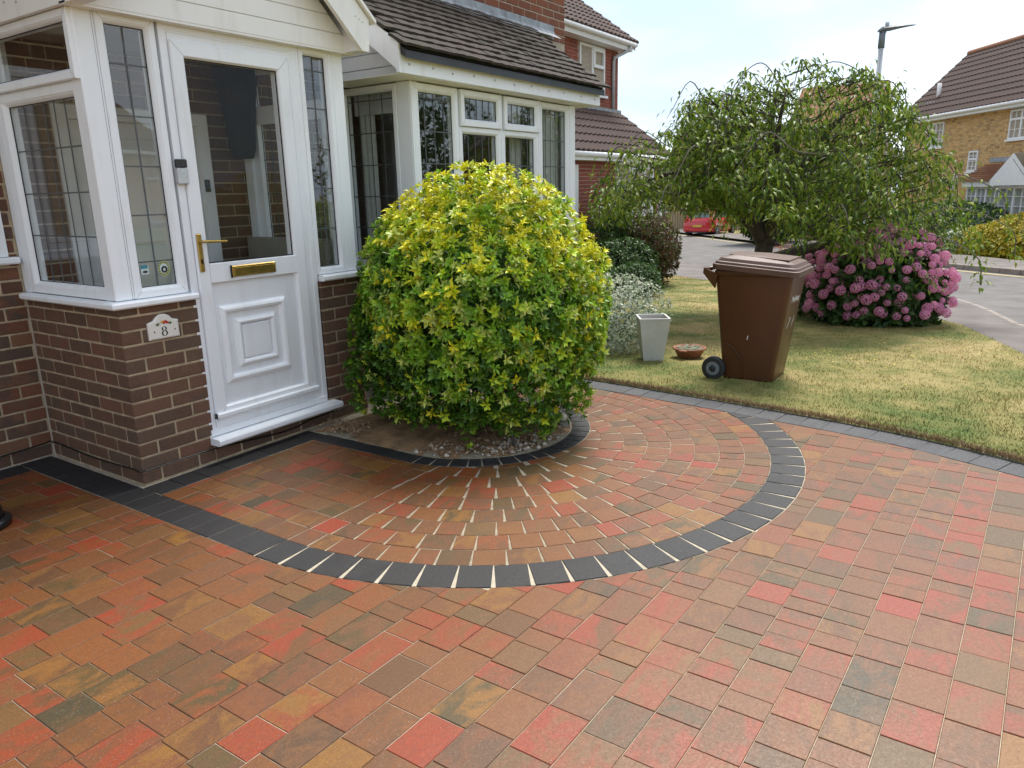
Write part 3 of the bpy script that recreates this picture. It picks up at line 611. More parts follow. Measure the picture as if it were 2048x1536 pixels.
# the two-storey part of the house behind, above the frame
hp(G().box(-6.5, 2.38, 1.08, 7.5, 2.72, 5.1).build('upper_storey_wall', 'brick_left')); hp(G().box(2.39, 5.64, .78, 7.5, 3.96, 5.1).build('upper_storey_wall', 'brick_up'))
ur = G(); V = [(-6.9, .45, 5.0), (6.0, .45, 5.0), (6.0, 4.0, 7.6), (-6.9, 4.0, 7.6), (-6.9, 7.9, 5.0), (6.0, 7.9, 5.0)]; V += [(x, y, z - .2) for x, y, z in V]; ur.add(V, [(0, 1, 2, 3), (3, 2, 5, 4), (7, 6, 9, 8), (8, 9, 10, 11), (0, 6, 7, 1), (4, 5, 11, 10), (0, 3, 9, 6), (3, 4, 10, 9), (1, 7, 8, 2), (2, 8, 11, 5)]); hp(ur.build('main_roof', 'tile_n'))
# ---- window builder
PF = [(0, -.06), (0, .0), (.004, .004), (.040, .004), (.043, 0), (.047, -.001), (.050, -.004), (.057, -.012), (.060, -.018), (.060, -.06)]
def window(T, a0, a1, z0, z1, fw=.06, out=0.0, nv=0, nh=0, leadw=.007, vs=None, hs=None, bar='lead', name='window', mat='upvc', pane='glass'):
    k = fw / .06
    w = hp(G(T).sweep(a0, a1, z0, z1, [(i * k, o + out) for i, o in PF]).build(name, mat))
    g0, g1, h0, h1 = a0 + fw, a1 - fw, z0 + fw, z1 - fw
    sm = G(T)
    for (x, z, sx, sz) in ((a0, z0, 1, 1), (a1, z0, -1, 1), (a0, z1, 1, -1), (a1, z1, -1, -1)):   # mitre seams
        sm.add([(x + sx * .001, out + .0045, z), (x + sx * .003, out + .0045, z), (x + sx * fw * .72, out + .0045, z + sz * fw * .72), (x + sx * fw * .72 - sx * .002, out + .0045, z + sz * fw * .72)], [(0, 1, 2, 3)])
    sm.build('mitre_seam', 'seam', w)
    G(T).sweep(g0 - .004, g1 + .004, h0 - .004, h1 + .004, [(0, out - .024), (0, out - .0185), (.007, out - .0185), (.007, out - .024)]).build('gasket', 'gasket', w)
    G(T).box(g0, g1, out - .030, out - .026, h0, h1).build('pane', pane, w)
    V_ = vs if vs is not None else [g0 + (g1 - g0) * (i + 1) / (nv + 1) for i in range(nv)]; H_ = hs if hs is not None else [h0 + (h1 - h0) * (i + 1) / (nh + 1) for i in range(nh)]
    if V_ or H_:
        L_ = G(T); d = leadw / 2
        for x in V_: L_.box(x - d, x + d, out - .0265, out - .0235, h0, h1)
        for z in H_: L_.box(g0, g1, out - .0268, out - .0232, z - d, z + d)
        L_.build('lead_lattice' if bar == 'lead' else 'glazing_bars', bar, w)
    return w
HZ = [1.0 + .23 * i for i in range(8)]
# ---- porch glazing
def post(T, a0, a1, z0, z1, o0, o1, name='corner_post', mat='upvc', c=.006): return hp(G(T).box(a0, a1, o0, o1, z0, z1, c).build(name, mat))
SILL = .985; TOP = 2.345
post(TF, .003, .103, SILL, TOP, -.1, -.003); post(TF, 1.572, 1.667, SILL, TOP, -.1, -.003)
G(TF).box(.088, .090, -.003, -.0022, SILL, TOP).build('post_seam', 'seam', house.children[-2])
window(TF, .104, .404, SILL, TOP, .052, -.006, vs=[.25], hs=[1.165, 1.40, 1.64, 1.88, 2.12], name='side_light')
window(TF, 1.312, 1.571, SILL, TOP, .045, -.006, vs=[1.44], hs=[1.27, 1.52, 1.76, 2.0, 2.22], name='side_light')
lw = window(TL, -.885, -.012, SILL, 2.03, .066, -.008, vs=[-.15 - .105 * i for i in range(6)], hs=[1.30, 1.52, 1.74], name='side_window', pane='clear')
window(TL, -.885, -.012, 2.031, 2.335, .050, .016, name='top_light', pane='clear')
G(TL).box(-.967, -.886, -.09, -.004, SILL, 2.34).build('side_jamb', 'upvc', lw)
TR = frame(1.67, 0, 0, 1, 1, 0)
rw = window(TR, .105, .885, SILL, 2.03, .066, -.008, vs=[.2 + .105 * i for i in range(6)], hs=[1.27, 1.50, 1.73], name='side_window', pane='clear')
window(TR, .105, .885, 2.031, 2.335, .05, -.008, vs=[.3, .5, .7], name='top_light')
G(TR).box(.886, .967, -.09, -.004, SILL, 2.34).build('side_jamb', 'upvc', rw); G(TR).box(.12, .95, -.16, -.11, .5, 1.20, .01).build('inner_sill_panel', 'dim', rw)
# sills, with a bullnose front
def sill(T, a0, a1, z0, z1, o0, o1, name='window_sill', parent=None):
    g = G(T); h = (z1 - z0); pr = [(o0, z0), (o1 - .008, z0), (o1, z0 + h * .22), (o1, z1 - h * .3), (o1 - .006, z1 - h * .08), (o0, z1)]
    n = len(pr); V = [(a, o, z) for a in (a0, a1) for o, z in pr]; g.add(V, [tuple(range(n))[::-1], tuple(range(n, 2 * n))] + [(i, (i + 1) % n, n + (i + 1) % n, n + i) for i in range(n)])
    return hp(g.build(name, 'upvc'))
sill(TF, .001, .43, .948, .984, -.1, .048); sill(TF, 1.322, 1.72, .944, .984, -.1, .048)
sl = G(); pr = [(-.0, .948), (.040, .948), (.048, .956), (.048, .973), (.042, .981), (0, .984)]
V = [(-o, -o if 1 else 0, z) for o, z in pr] + [(-o, .935, z) for o, z in pr]; n = len(pr)
sl.add(V, [tuple(range(n)), tuple(range(n, 2 * n))[::-1]] + [(i, n + i, n + (i + 1) % n, (i + 1) % n) for i in range(n)]); hp(sl.build('window_sill', 'upvc'))
cn = G(); V = [(-o, -o, z) for o, z in pr] + [(.0012, -o, z) for o, z in pr]; cn.add(V, [(i, (i + 1) % n, n + (i + 1) % n, n + i) for i in range(n)]); hp(cn.build('sill_corner', 'upvc'))
# ---- front door
df = hp(G(TF).sweep(.420, 1.308, .15, TOP - .002, [(0, -.07), (0, -.003), (.032, -.003), (.036, -.007), (.044, -.007), (.048, -.012), (.048, -.07)]).build('door_frame', 'upvc'))
G(TF).box(1.236, 1.262, -.06, -.008, .19, 2.30).build('frame_packer', 'upvc', df)
door = hp(G(TF).sweep(.470, 1.218, .235, 2.262, [(0, -.06), (0, .004), (.003, .008), (.068, .008), (.072, .004), (.078, -.004), (.078, -.06)]).build('door', 'upvc'))
G(TF).box(1.2183, 1.2360, -.06, -.010, .19, 2.30).build('closing_rebate', 'upvc', df)
G(TF).box(.545, 1.145, -.05, .008, 1.018, 1.126, .003).build('mid_rail', 'upvc', door)
G(TF).box(.545, 1.145, -.03, -.014, .31, 1.02).build('panel', 'upvc', door)
for (i0, pz, lip) in (((.574, 1.042, .432, .885), .010, .026), ((.668, .958, .513, .800), .006, .022)):
    G(TF).sweep(i0[0], i0[1], i0[2], i0[3], [(0, -.0139), (.002, -.006), (lip * .5, pz - .006), (lip, pz), (lip * 1.5, pz - .004), (lip * 1.9, -.0139)]).build('panel_moulding', 'upvc', door)
G(TF).box(.715, .911, -.0138, -.004, .558, .757, .006).build('raised_panel', 'upvc', door)
G(TF).box(.548, 1.142, -.032, -.028, 1.128, 2.184).build('pane', 'clear', door)
G(TF).box(.4685, 1.2365, -.06, -.0075, 2.256, 2.2965).build('head_rebate', 'upvc', df); G(TF).box(.4685, 1.2365, -.06, -.002, .1905, .242).build('foot_rebate', 'upvc', df)
G(TF).sweep(.547, 1.143, 1.126, 2.185, [(0, -.02), (0, -.012), (.006, -.012), (.006, -.02)]).build('gasket', 'gasket', door)
G(TF).box(.675, .980, .0085, .020, 1.040, 1.102, .004).build('letterbox', 'brass', door); G(TF).box(.668, .6745, .0085, .019, 1.036, 1.106).build('letterbox_cap', 'black', door)
G(TF).box(.684, .971, .0202, .0235, 1.050, 1.092, .003).build('letterbox_flap', 'brass', door)
hd = G(TF).box(.478, .508, .0085, .018, 1.086, 1.292, .004).build('door_handle', 'brass', door)
G().tube([TF(.493, .018, 1.25), TF(.495, .045, 1.25), TF(.52, .052, 1.249), TF(.64, .05, 1.243)], [.009, .008, .008, .0065], 8).build('lever', 'brass', hd)
G(TF).box(.488, .498, .018, .021, 1.13, 1.155).build('keyhole', 'black', hd)
G(TF).box(.463, 1.225, .008, .030, .250, .282, .008).build('weather_bar', 'upvc', door); G(TF).box(.456, .4625, .006, .026, .252, .282).build('bar_cap', 'black', door)
sill(TF, .416, 1.362, .106, .149, -.07, .085, 'door_sill'); G(TF).box(.425, 1.30, -.06, .006, .1505, .19, .003).build('threshold', 'upvc', df)
sm = G(TF)
for (x, z, sx, sz, w) in ((.47, 2.262, 1, -1, .07), (1.218, 2.262, -1, -1, .07), (.47, .235, 1, 1, .07), (1.218, .235, -1, 1, .07)): sm.add([(x, .0086, z), (x + sx * .0025, .0086, z), (x + sx * w, .0086, z + sz * w), (x + sx * w - sx * .0025, .0086, z + sz * w)], [(0, 1, 2, 3)])
sm.build('mitre_seam', 'seam', door)
# ---- porch roof: shiplap gable, barge boards, side fascia, ceiling
AX, PI_ = .835, math.radians(44); tanp = math.tan(PI_)
def gz(x): return 2.345 + (1.70 - abs(x - AX) - AX + .0) * tanp
for i in range(10):
    z0 = 2.346 + .098 * i; z1 = z0 + .091; h0 = 1.72 - AX - (z0 - 2.346) / tanp * 1.0; h1 = 1.72 - AX - (z1 - 2.346) / tanp
    if h1 < .05: break
    b = G(); V = [(AX - h0, -.060, z0), (AX + h0, -.060, z0), (AX + h1, -.060, z1), (AX - h1, -.060, z1)]; V += [(x, -.02, z) for x, y, z in V]; b.add(V, [(0, 1, 2, 3), (7, 6, 5, 4), (0, 4, 5, 1), (2, 6, 7, 3), (1, 5, 6, 2), (0, 3, 7, 4)])
    V = [(AX - h1, -.060, z1), (AX + h1, -.060, z1), (AX + h1 - .01, -.050, z1 + .0075), (AX - h1 + .01, -.050, z1 + .0075)]; b.add(V, [(0, 1, 2, 3)]); hp(b.build('shiplap_board', 'cream'))
hp(G().box(-.05, 1.72, -.0575, -.004, 2.3455 - .012, 2.3455, .0).build('soffit_strip', 'cream'))
for sx in (1, -1):
    b = G(); top = 2.346 + 1.72 - AX
    def q(x, z): return (AX + sx * x, z)
    pf = [q(0, 3.30), q(0, 3.085), q(.816, 2.335), q(.872, 2.335), q(.885, 2.52)]
    V = [(x, -.20, z) for x, z in pf] + [(x, -.172, z) for x, z in pf]; n = 5; b.add(V, [(0, 1, 2, 3, 4), (9, 8, 7, 6, 5)] + [(i, n + i, n + (i + 1) % n, (i + 1) % n) for i in range(n)]); bb = hp(b.build('barge_board', 'cream'))
    b = G(); pf = [q(0, 3.302), q(.925, 2.500), q(.925, 2.522), q(0, 3.326)]; V = [(x, -.225, z) for x, z in pf] + [(x, .95, z) for x, z in pf]; n = 4; b.add(V, [(0, 1, 2, 3), (7, 6, 5, 4)] + [(i, n + i, n + (i + 1) % n, (i + 1) % n) for i in range(n)]); hp(b.build('porch_roof', 'cream' if sx > 0 else 'tile'))
    b = G(); pf = [q(.80, 2.34), q(.80, 2.56), q(.885, 2.48), q(.885, 2.336)]; V = [(x, -.172, z) for x, z in pf] + [(x, .95, z) for x, z in pf]; b.add(V, [(0, 1, 2, 3), (7, 6, 5, 4)] + [(i, n + i, n + (i + 1) % n, (i + 1) % n) for i in range(n)]); hp(b.build('side_fascia', 'cream'))
    if sx > 0:
        for k in range(3): G().tube([(AX + .80 - .03 * k + .03, -.2005, 2.50 + .012 * k), (AX + .80 - .03 * k + .03, -.2035, 2.50 + .012 * k)], .004, 8).build('screw', 'steel', bb)
    else:
        for k in range(8): hp(G().tube([(-.0502, -.10 + .12 * k, 2.40 + .015 * (k % 2)), (-.0535, -.10 + .12 * k, 2.40 + .015 * (k % 2))], .006, 8).build('screw', 'steel'))
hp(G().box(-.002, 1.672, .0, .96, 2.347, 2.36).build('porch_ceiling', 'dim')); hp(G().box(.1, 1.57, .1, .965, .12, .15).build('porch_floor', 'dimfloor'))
# ---- inside the porch: the inner front door and a dark garment on the wall
idr = hp(G(TM).sweep(.30, 1.30, .15, 2.02, [(0, -.06), (0, .02), (.075, .02), (.08, 0), (.08, -.06)]).build('inner_door', 'white'))
G(TM).box(.38, 1.22, -.05, -.02, .22, 1.95, .004).build('door_leaf', 'white', idr); G(TM).box(.50, 1.10, -.0199, -.006, 1.2, 1.85, .01).build('door_panel', 'white', idr); G(TM).box(1.225, 1.262, .0205, .036, 1.52, 1.60, .004).build('lock', 'black', idr); G(TM).box(1.11, 1.16, -.0199, -.004, 1.12, 1.34, .003).build('handle_plate', 'brass', idr)
ct = G(); ct.loft([[(1.50 + a * w, .86 + b * d, z) for a, b in ((-1, -1), (1, -1), (1.1, 0), (1, 1), (-1, 1), (-1.1, 0))] for z, w, d in ((1.74, .055, .035), (1.80, .068, .05), (1.95, .075, .06), (2.15, .10, .07), (2.32, .13, .08))])
tag(ct.build('coat', 'coat', None, True), 'dark garment hanging inside the porch behind the door glass', 'coat')
# ---- bay window
window(TF, 2.318, 2.842, .93, 2.243, .058, 0, vs=[2.47, 2.58, 2.69], hs=HZ[1:6], name='bay_window')
for a0, a1 in ((2.845, 3.412), (3.432, 4.000)):
    window(TF, a0 + .012, a1 - .012, 1.975, 2.240, .056, .022, nv=4 if 0 else 0, vs=[a0 + .07 + (a1 - a0 - .14) * (i + 1) / 5 for i in range(4)], name='bay_top_light')
    window(TF, a0 + .002, a1 - .002, .93, 1.972, .052, 0, vs=[a0 + .05 + (a1 - a0 - .1) * (i + 1) / 5 for i in range(4)], hs=HZ[:5], name='bay_window')
window(TF, 4.030, 4.560, .93, 2.243, .055, 0, vs=[4.17, 4.255, 4.34, 4.425], hs=HZ[1:6], name='bay_window')
for a0, a1 in ((2.302, 2.317), (3.413, 3.431), (4.001, 4.029), (4.561, 4.655)): post(TF, a0, a1, .93, 2.25, -.07, .006 if a1 < 4.5 else .012, 'bay_mullion', c=.003)
TB = frame(2.30, 0, 0, -1, -1, 0)
window(TB, -.70, -.135, .93, 2.245, .05, 0, vs=[-.54, -.426, -.303], hs=HZ[1:6], name='bay_return_window')
post(TB, -.134, -.002, .93, 2.25, -.09, .0, 'bay_post')
bb_ = core('bay_base', TF, 2.31, 4.64, -.0965, -.004, -.3, .92); brickwork(bb_, TF, 2.30, 4.65, -3, 11, ZB, 'brick', joined=True); brickwork(bb_, TB, -.8, -.11, -3, 11, ZB, 'brick', joined=True)
sill(TF, 2.26, 4.70, .905, .929, -.08, .05); hp(G(TB).box(-.7, -.0, -.08, .045, .905, .929, .004).build('window_sill', 'upvc'))
# room behind the bay
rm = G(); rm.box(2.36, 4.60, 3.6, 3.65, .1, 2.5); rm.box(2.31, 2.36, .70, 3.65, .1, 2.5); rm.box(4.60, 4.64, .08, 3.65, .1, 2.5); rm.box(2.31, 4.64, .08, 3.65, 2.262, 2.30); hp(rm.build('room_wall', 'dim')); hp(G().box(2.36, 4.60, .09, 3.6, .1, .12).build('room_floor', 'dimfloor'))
cu = G()
for x0, x1, y in ((4.30, 4.56, .13), (3.78, 3.94, .16)):
    n = 26; V = []
    for i in range(n + 1):
        x = x0 + (x1 - x0) * i / n; yy = y + .018 * math.sin(i * 1.35)
        V += [(x, yy, .95), (x, yy, 2.22)]
    cu.add(V, [(2 * i, 2 * i + 2, 2 * i + 3, 2 * i + 1) for i in range(n)])
tag(cu.build('curtain', 'cloth'), 'pale net curtains hanging inside the bay window behind leaded glass', 'curtain')
tag(G().box(2.40, 2.43, .17, .66, 2.06, 2.23).build('window_blind', 'cloth'), 'white rolled blind at the top of the bay return window', 'blind')
cu = G(); V = []
for i in range(15): V += [(2.42 + .012 * math.sin(i * 1.5), .47 + .012 * i, .95), (2.42 + .012 * math.sin(i * 1.5), .47 + .012 * i, 2.06)]
cu.add(V, [(2 * i, 2 * i + 2, 2 * i + 3, 2 * i + 1) for i in range(14)]); tag(cu.build('curtain', 'cloth'), 'white curtain drawn aside in the narrow bay return window', 'curtain')
# bay eaves
fa = hp(G().box(2.045, 4.900, -.152, -.125, 2.257, 2.372, .003).build('fascia_board', 'upvc'))
for x in (2.13, 2.38, 2.60, 2.86, 3.13, 3.40, 3.66, 3.94, 4.20, 4.52, 4.78): G().tube([(x, -.1523, 2.315 + .008 * math.sin(x * 9)), (x, -.1555, 2.315 + .008 * math.sin(x * 9))], .0085, 10).build('screw_cap', 'steel', fa)
hp(G().box(2.045, 4.89, -.124, .62, 2.2535, 2.2575).build('bay_soffit', 'cream'))
for a, b in ((2.075, 3.055), (3.058, 4.905)): hp(G().box(a, b, -.178, -.1525, 2.356 + .0175, 2.425, .003).build('eaves_trim', 'darkgrey'))
RS = math.atan2(.655, .89)                       # roof pitch
def roofz(y): return 2.418 + (y + .20) * math.tan(RS)
bl = G(); V = [(2.030, -.155, 2.257), (2.030, -.155, 2.44), (2.030, .67, 3.045), (2.030, .67, 2.87), (2.030, .02, 2.395)]; V += [(2.048, y, z) for x, y, z in V]; n = 5
bl.add(V, [tuple(range(n)), tuple(range(n, 2 * n))[::-1]] + [(i, n + i, n + (i + 1) % n, (i + 1) % n) for i in range(n)]); hp(bl.build('bay_barge_board', 'upvc'))
hp(G().box(2.0285, 2.05, -.1545, -.124, 2.2585, 2.425, .002).build('fascia_end', 'upvc'))
for i in range(6):
    z0 = 2.257 + .098 * i; z1 = z0 + .092; b = G(); y0 = max(-.08, -.10 + (z0 - 2.40) / math.tan(RS)); y1 = max(-.08, -.10 + (z1 - 2.40) / math.tan(RS)); V = [(2.255, min(y0, .6), z0), (2.255, .665, z0), (2.255, .665, z1), (2.255, min(y1, .62), z1)]; V += [(2.29, y, z) for x, y, z in V]
    b.add(V, [(3, 2, 1, 0), (4, 5, 6, 7), (0, 1, 5, 4), (1, 2, 6, 5), (2, 3, 7, 6), (3, 0, 4, 7)]); hp(b.build('shiplap_board', 'upvc'))
# bay roof: every tile its own piece
rf = G(); V = [(2.05, -.20, 2.395), (4.90, -.20, 2.395), (4.90, .668, roofz(.668) - .03), (2.05, .668, roofz(.668) - .03)]; V += [(x, y, z - .05) for x, y, z in V]
rf.add(V, [(0, 1, 2, 3), (7, 6, 5, 4), (0, 4, 5, 1), (1, 5, 6, 2), (2, 6, 7, 3), (3, 7, 4, 0)]); roof = hp(rf.build('bay_roof', 'darkgrey'))
def tile_mesh(w, L, t, camber):
    V = []; nx = 5
    for y in (0, L):
        for z in (0, t):
            for i in range(nx): u = i / (nx - 1) * 2 - 1; V.append((u * w / 2, y, z + camber * (1 - u * u) + random.uniform(-.0012, .0012) - (.004 * random.random() if y == 0 and z else 0)))
    Fc = []
    for i in range(nx - 1): Fc += [(nx + i, nx + i + 1, 3 * nx + i + 1, 3 * nx + i), (i + 1, i, 2 * nx + i, 2 * nx + i + 1), (i, i + 1, nx + i + 1, nx + i), (3 * nx + i, 3 * nx + i + 1, 2 * nx + i + 1, 2 * nx + i)]
    Fc += [(0, nx, 3 * nx, 2 * nx), (nx - 1, 3 * nx - 1, 4 * nx - 1, 2 * nx - 1)]
    return mesh('roof_tile', V, Fc, 'tile')
TMS = [tile_mesh(.1635, .16, .021, .003) for _ in range(8)]
for k in range(11):
    y = -.235 + .0818 * k; z = roofz(y) + .016; x = 2.08 + (.0825 if k % 2 else 0); 
    while x < 4.93:
        o = link('roof_tile', random.choice(TMS), roof, (x + random.uniform(-.002, .002), y + random.uniform(-.006, .006), z + random.uniform(-.001, .003)), (RS - .15 + random.uniform(-.015, .015), random.uniform(-.014, .014), random.uniform(-.012, .012))); x += .165
fl = G(); Q = np.linspace(2.4, 5.40, 13)
V = []
for x in Q: V += [(x, .655, roofz(.60) + .085 + random.uniform(-.004, .004)), (x, .648, roofz(.60) + .06), (x, .565, roofz(.565) + .036 + random.uniform(-.004, .004))]
V2 = V; fl.add(V2, [f for i in range(12) for f in ((3 * i, 3 * i + 1, 3 * i + 4, 3 * i + 3), (3 * i + 1, 3 * i + 2, 3 * i + 5, 3 * i + 4))])
fl.add([(2.4, .6625, 3.02), (5.40, .6625, 3.02), (5.40, .6625, 3.155), (2.4, .6625, 3.155)], [(0, 1, 2, 3)]); hp(fl.build('lead_flashing', 'flash'))
# ---- window of the house at the far left
lwn = hp(G(TM).sweep(-1.2, -.052, 1.187, 2.2, [(0, -.06), (0, .012), (.05, .012), (.055, 0), (.055, -.06)]).build('left_window', 'upvc')); G(TM).sweep(-1.14, -.11, 1.247, 2.14, [(0, -.02), (0, .0), (.03, .0), (.03, -.02)]).build('bead', 'upvc', lwn); G(TM).box(-1.11, -.14, -.03, -.01, 1.277, 2.11).build('blind', 'cloth', lwn)
sill(TM, -1.25, -.012, 1.146, 1.186, -.06, .05)
# ---- small things fixed to the porch
pg = G(TF); pf = [(-.086, -.048), (.086, -.048), (.086, .042), (.072, .046), (.052, .052), (.036, .070), (.016, .080), (0, .082), (-.016, .080), (-.036, .070), (-.052, .052), (-.072, .046), (-.086, .042)]
def plate(pf, cx, cz, o0, o1, s=1.0, c=.006):
    n = len(pf); g = G(TF); ins = inset(pf, c); V = [(cx + x, o0, cz + z) for x, z in pf] + [(cx + x, o1 - .004, cz + z) for x, z in pf] + [(cx + x, o1, cz + z) for x, z in ins]
    g.add(V, [tuple(range(2 * n, 3 * n))] + [f for k in (0, 1) for f in [(k * n + i, k * n + (i + 1) % n, (k + 1) * n + (i + 1) % n, (k + 1) * n + i) for i in range(n)]]); return g
sg = tag(empty('house_number_sign', TF(.222, .0, .80)), 'white arched ceramic house number plaque reading 8 with painted flowers', 'sign')
def sub(o, e): o.parent = e; o.matrix_parent_inverse = Matrix.Translation(-e.location); return o
pb = sub(plate(pf, .222, .812, .001, .016).build('plaque', 'ceramic'), sg)
sub(plate([(x * .90, z * .88) for x, z in pf], .222, .812, .0162, .0175, c=.002).build('plaque_face', 'ceramic'), sg)
def ringmesh(cx, cz, rx, rz, ix, iz, o, seg=28):
    V = [(cx + rx * math.cos(t), o, cz + rz * math.sin(t)) for t in np.linspace(0, 2 * math.pi, seg, False)] + [(cx + ix * math.cos(t), o, cz + iz * math.sin(t)) for t in np.linspace(0, 2 * math.pi, seg, False)]
    return V, [(i, (i + 1) % seg, seg + (i + 1) % seg, seg + i) for i in range(seg)]
g8 = G(TF); g8.add(*ringmesh(.2215, .8165, .0145, .0125, .0065, .0105, .0182)); g8.add(*ringmesh(.2215, .7925, .0175, .0150, .0085, .0130, .0184)); sub(g8.build('digit', 'ink'), sg)
for (x, z, r, m) in ((.215, .853, .010, 'yellowpaint'), (.232, .852, .0115, 'pinkpaint'), (.245, .846, .008, 'pinkpaint'), (.200, .848, .008, 'planter'), (.187, .842, .010, 'greenpaint'), (.258, .843, .009, 'greenpaint'), (.222, .846, .007, 'pinkpaint')):
    V = [(x + r * (1 + .25 * math.cos(5 * t)) * math.cos(t), .0186 + .0002 * random.random(), z + r * .75 * (1 + .25 * math.cos(5 * t)) * math.sin(t)) for t in np.linspace(0, 6.283, 16, False)]; sub(G(TF).add(V, [tuple(range(16))]).build('painted_flower', m), sg)
for x in (.165, .281): sub(G(TF).add([(x + .004 * math.cos(t), .0188, .806 + .004 * math.sin(t)) for t in np.linspace(0, 6.283, 10, False)], [tuple(range(10))]).build('screw', 'ink'), sg)
bell = tag(empty('doorbell', TF(.443, 0, 1.55)), 'silver and black video doorbell mounted on the white door frame', 'doorbell')
sub(G(TF).box(.413, .473, .0, .026, 1.552, 1.634, .004).build('button_housing', 'silver'), bell); sub(G(TF).box(.413, .473, .0, .026, 1.635, 1.678, .004).build('camera_window', 'black'), bell)
V, Fc = ringmesh(.443, 1.607, .0165, .0165, .0125, .0125, .0268); sub(G(TF).add(V, Fc).build('button_ring', 'palepaint'), bell); sub(G(TF).add([(.443 + .0122 * math.cos(t), .0268, 1.607 + .0122 * math.sin(t)) for t in np.linspace(0, 6.283, 20, False)], [tuple(range(20))]).build('button', 'silver'), bell)
V, Fc = ringmesh(.443, 1.655, .009, .009, .0045, .0045, .0264); sub(G(TF).add(V, Fc).build('lens', 'darkgrey'), bell)
s1 = tag(empty('window_sticker', TF(.185, -.03, 1.12)), 'small pale rectangular sticker with teal band on the side light glass', 'sticker')
sub(G(TF).box(.165, .205, -.0235, -.0228, 1.103, 1.146).build('label', 'palepaint'), s1); sub(G(TF).box(.165, .201, -.0227, -.0222, 1.132, 1.150).build('teal_band', 'bluepaint'), s1)
sub(G(TF).add([(.186 + .014 * math.cos(t), -.0221, 1.116 + .007 * math.sin(t)) for t in np.linspace(0, 6.283, 16, False)], [tuple(range(16))]).build('emblem', 'darkgrey'), s1)
s2 = tag(empty('window_sticker', TF(.278, -.03, 1.11)), 'round lime and black badge sticker on the side light glass', 'sticker')
V, Fc = ringmesh(.290, 1.124, .034, .040, .022, .026, -.0226); sub(G(TF).add(V, Fc).build('ring', 'limepaint'), s2)
sub(G(TF).add([(.290 + .0215 * math.cos(t), -.0229, 1.124 + .0255 * math.sin(t)) for t in np.linspace(0, 6.283, 24, False)], [tuple(range(24))]).build('disc', 'palepaint'), s2)
V, Fc = ringmesh(.292, 1.119, .018, .018, .007, .008, -.0222); sub(G(TF).add(V, Fc).build('emblem', 'ink'), s2)
for i in range(14):
    t = 2 * math.pi * i / 14; x, z = .290 + .028 * math.cos(t), 1.124 + .033 * math.sin(t); sub(G(TF).box(x - .0028, x + .0028, -.0222, -.0219, z - .0028, z + .0028).build('mark', 'ink'), s2)
cb = curve_pts([(-1.2, .955, .07), (-.5, .958, .075), (-.08, .957, .085), (-.014, .93, .09), (-.008, .5, .075), (-.008, .1, .083), (-.006, -.006, .085), (.1, -.010, .083), (.42, -.010, .082), (.62, -.014, .068), (.95, -.012, .045), (1.15, -.012, .065), (1.5, -.012, .075)], 8)
tag(G().tube(cb, .0045, 6, True).build('cable', 'black', None, True), 'thin black cable clipped along the base of the porch wall', 'cable')
bt = tag(empty('black_pot', (-.70, .18, 0)), 'glossy black object cut off by the left edge of the photo', 'pot')
def lathe(name, prof, mat, parent, n=28, loc=(0, 0, 0), sq=1.0):
    g = G(); g.loft([[(loc[0] + r * math.cos(t), loc[1] + sq * r * math.sin(t), loc[2] + z) for t in np.linspace(0, 2 * math.pi, n, False)] for r, z in prof]); o = g.build(name, mat, None, True); o.parent = parent; return o
lathe('base', [(.12, .001), (.125, .03), (.118, .036), (.11, .042)], 'black', bt); lathe('body', [(.098, .04), (.093, .07), (.085, .12), (.09, .2), (.10, .28), (.09, .28), (.07, .1)], 'black', bt)
# ------------------------------------------------------------------ other buildings
def ch(o, e): o.parent = e; o.matrix_parent_inverse = e.matrix_world.inverted() if 0 else Matrix.Translation(-e.location); return o
def pantiles(T, a0, a1, o_eave, z_eave, o_top, z_top, gauge, wave, mat, parent, name='roof_tiles', cut=None, seg=8, amp=.032):
    """courses of rolled tiles as one joined sheet; cut(t) gives the (a0, a1) limits at height t in 0..1"""
    L = math.hypot(o_top - o_eave, z_top - z_eave); nc = max(1, int(round(L / gauge))); g = G(T); nrm = ((z_top - z_eave) / L, -(o_top - o_eave) / L)
    if nrm[1] < 0: nrm = (-nrm[0], -nrm[1])
    for k in range(nc):
        t0, t1 = k / nc, min(1, (k + 1.12) / nc); l0, l1 = cut(t0) if cut else (a0, a1); n = max(2, int((l1 - l0) / wave * seg)); V = []
        for i in range(n + 1):
            a = l0 + (l1 - l0) * i / n; h = .014 + amp * (0.5 + 0.5 * math.cos(2 * math.pi * a / wave)) ** .8
            for t, hh in ((t0, h + .024), (t1, h - .006), (t0, -.01)):
                V.append((a, o_eave + (o_top - o_eave) * t + nrm[0] * hh, z_eave + (z_top - z_eave) * t + nrm[1] * hh))
        Fc = []
        for i in range(n): Fc += [(3 * i, 3 * i + 3, 3 * i + 4, 3 * i + 1), (3 * i + 2, 3 * i + 5, 3 * i + 3, 3 * i)]
        g.add(V, Fc)
    o = g.build(name, mat, None); tag(o, kind='stuff'); return ch(o, parent)
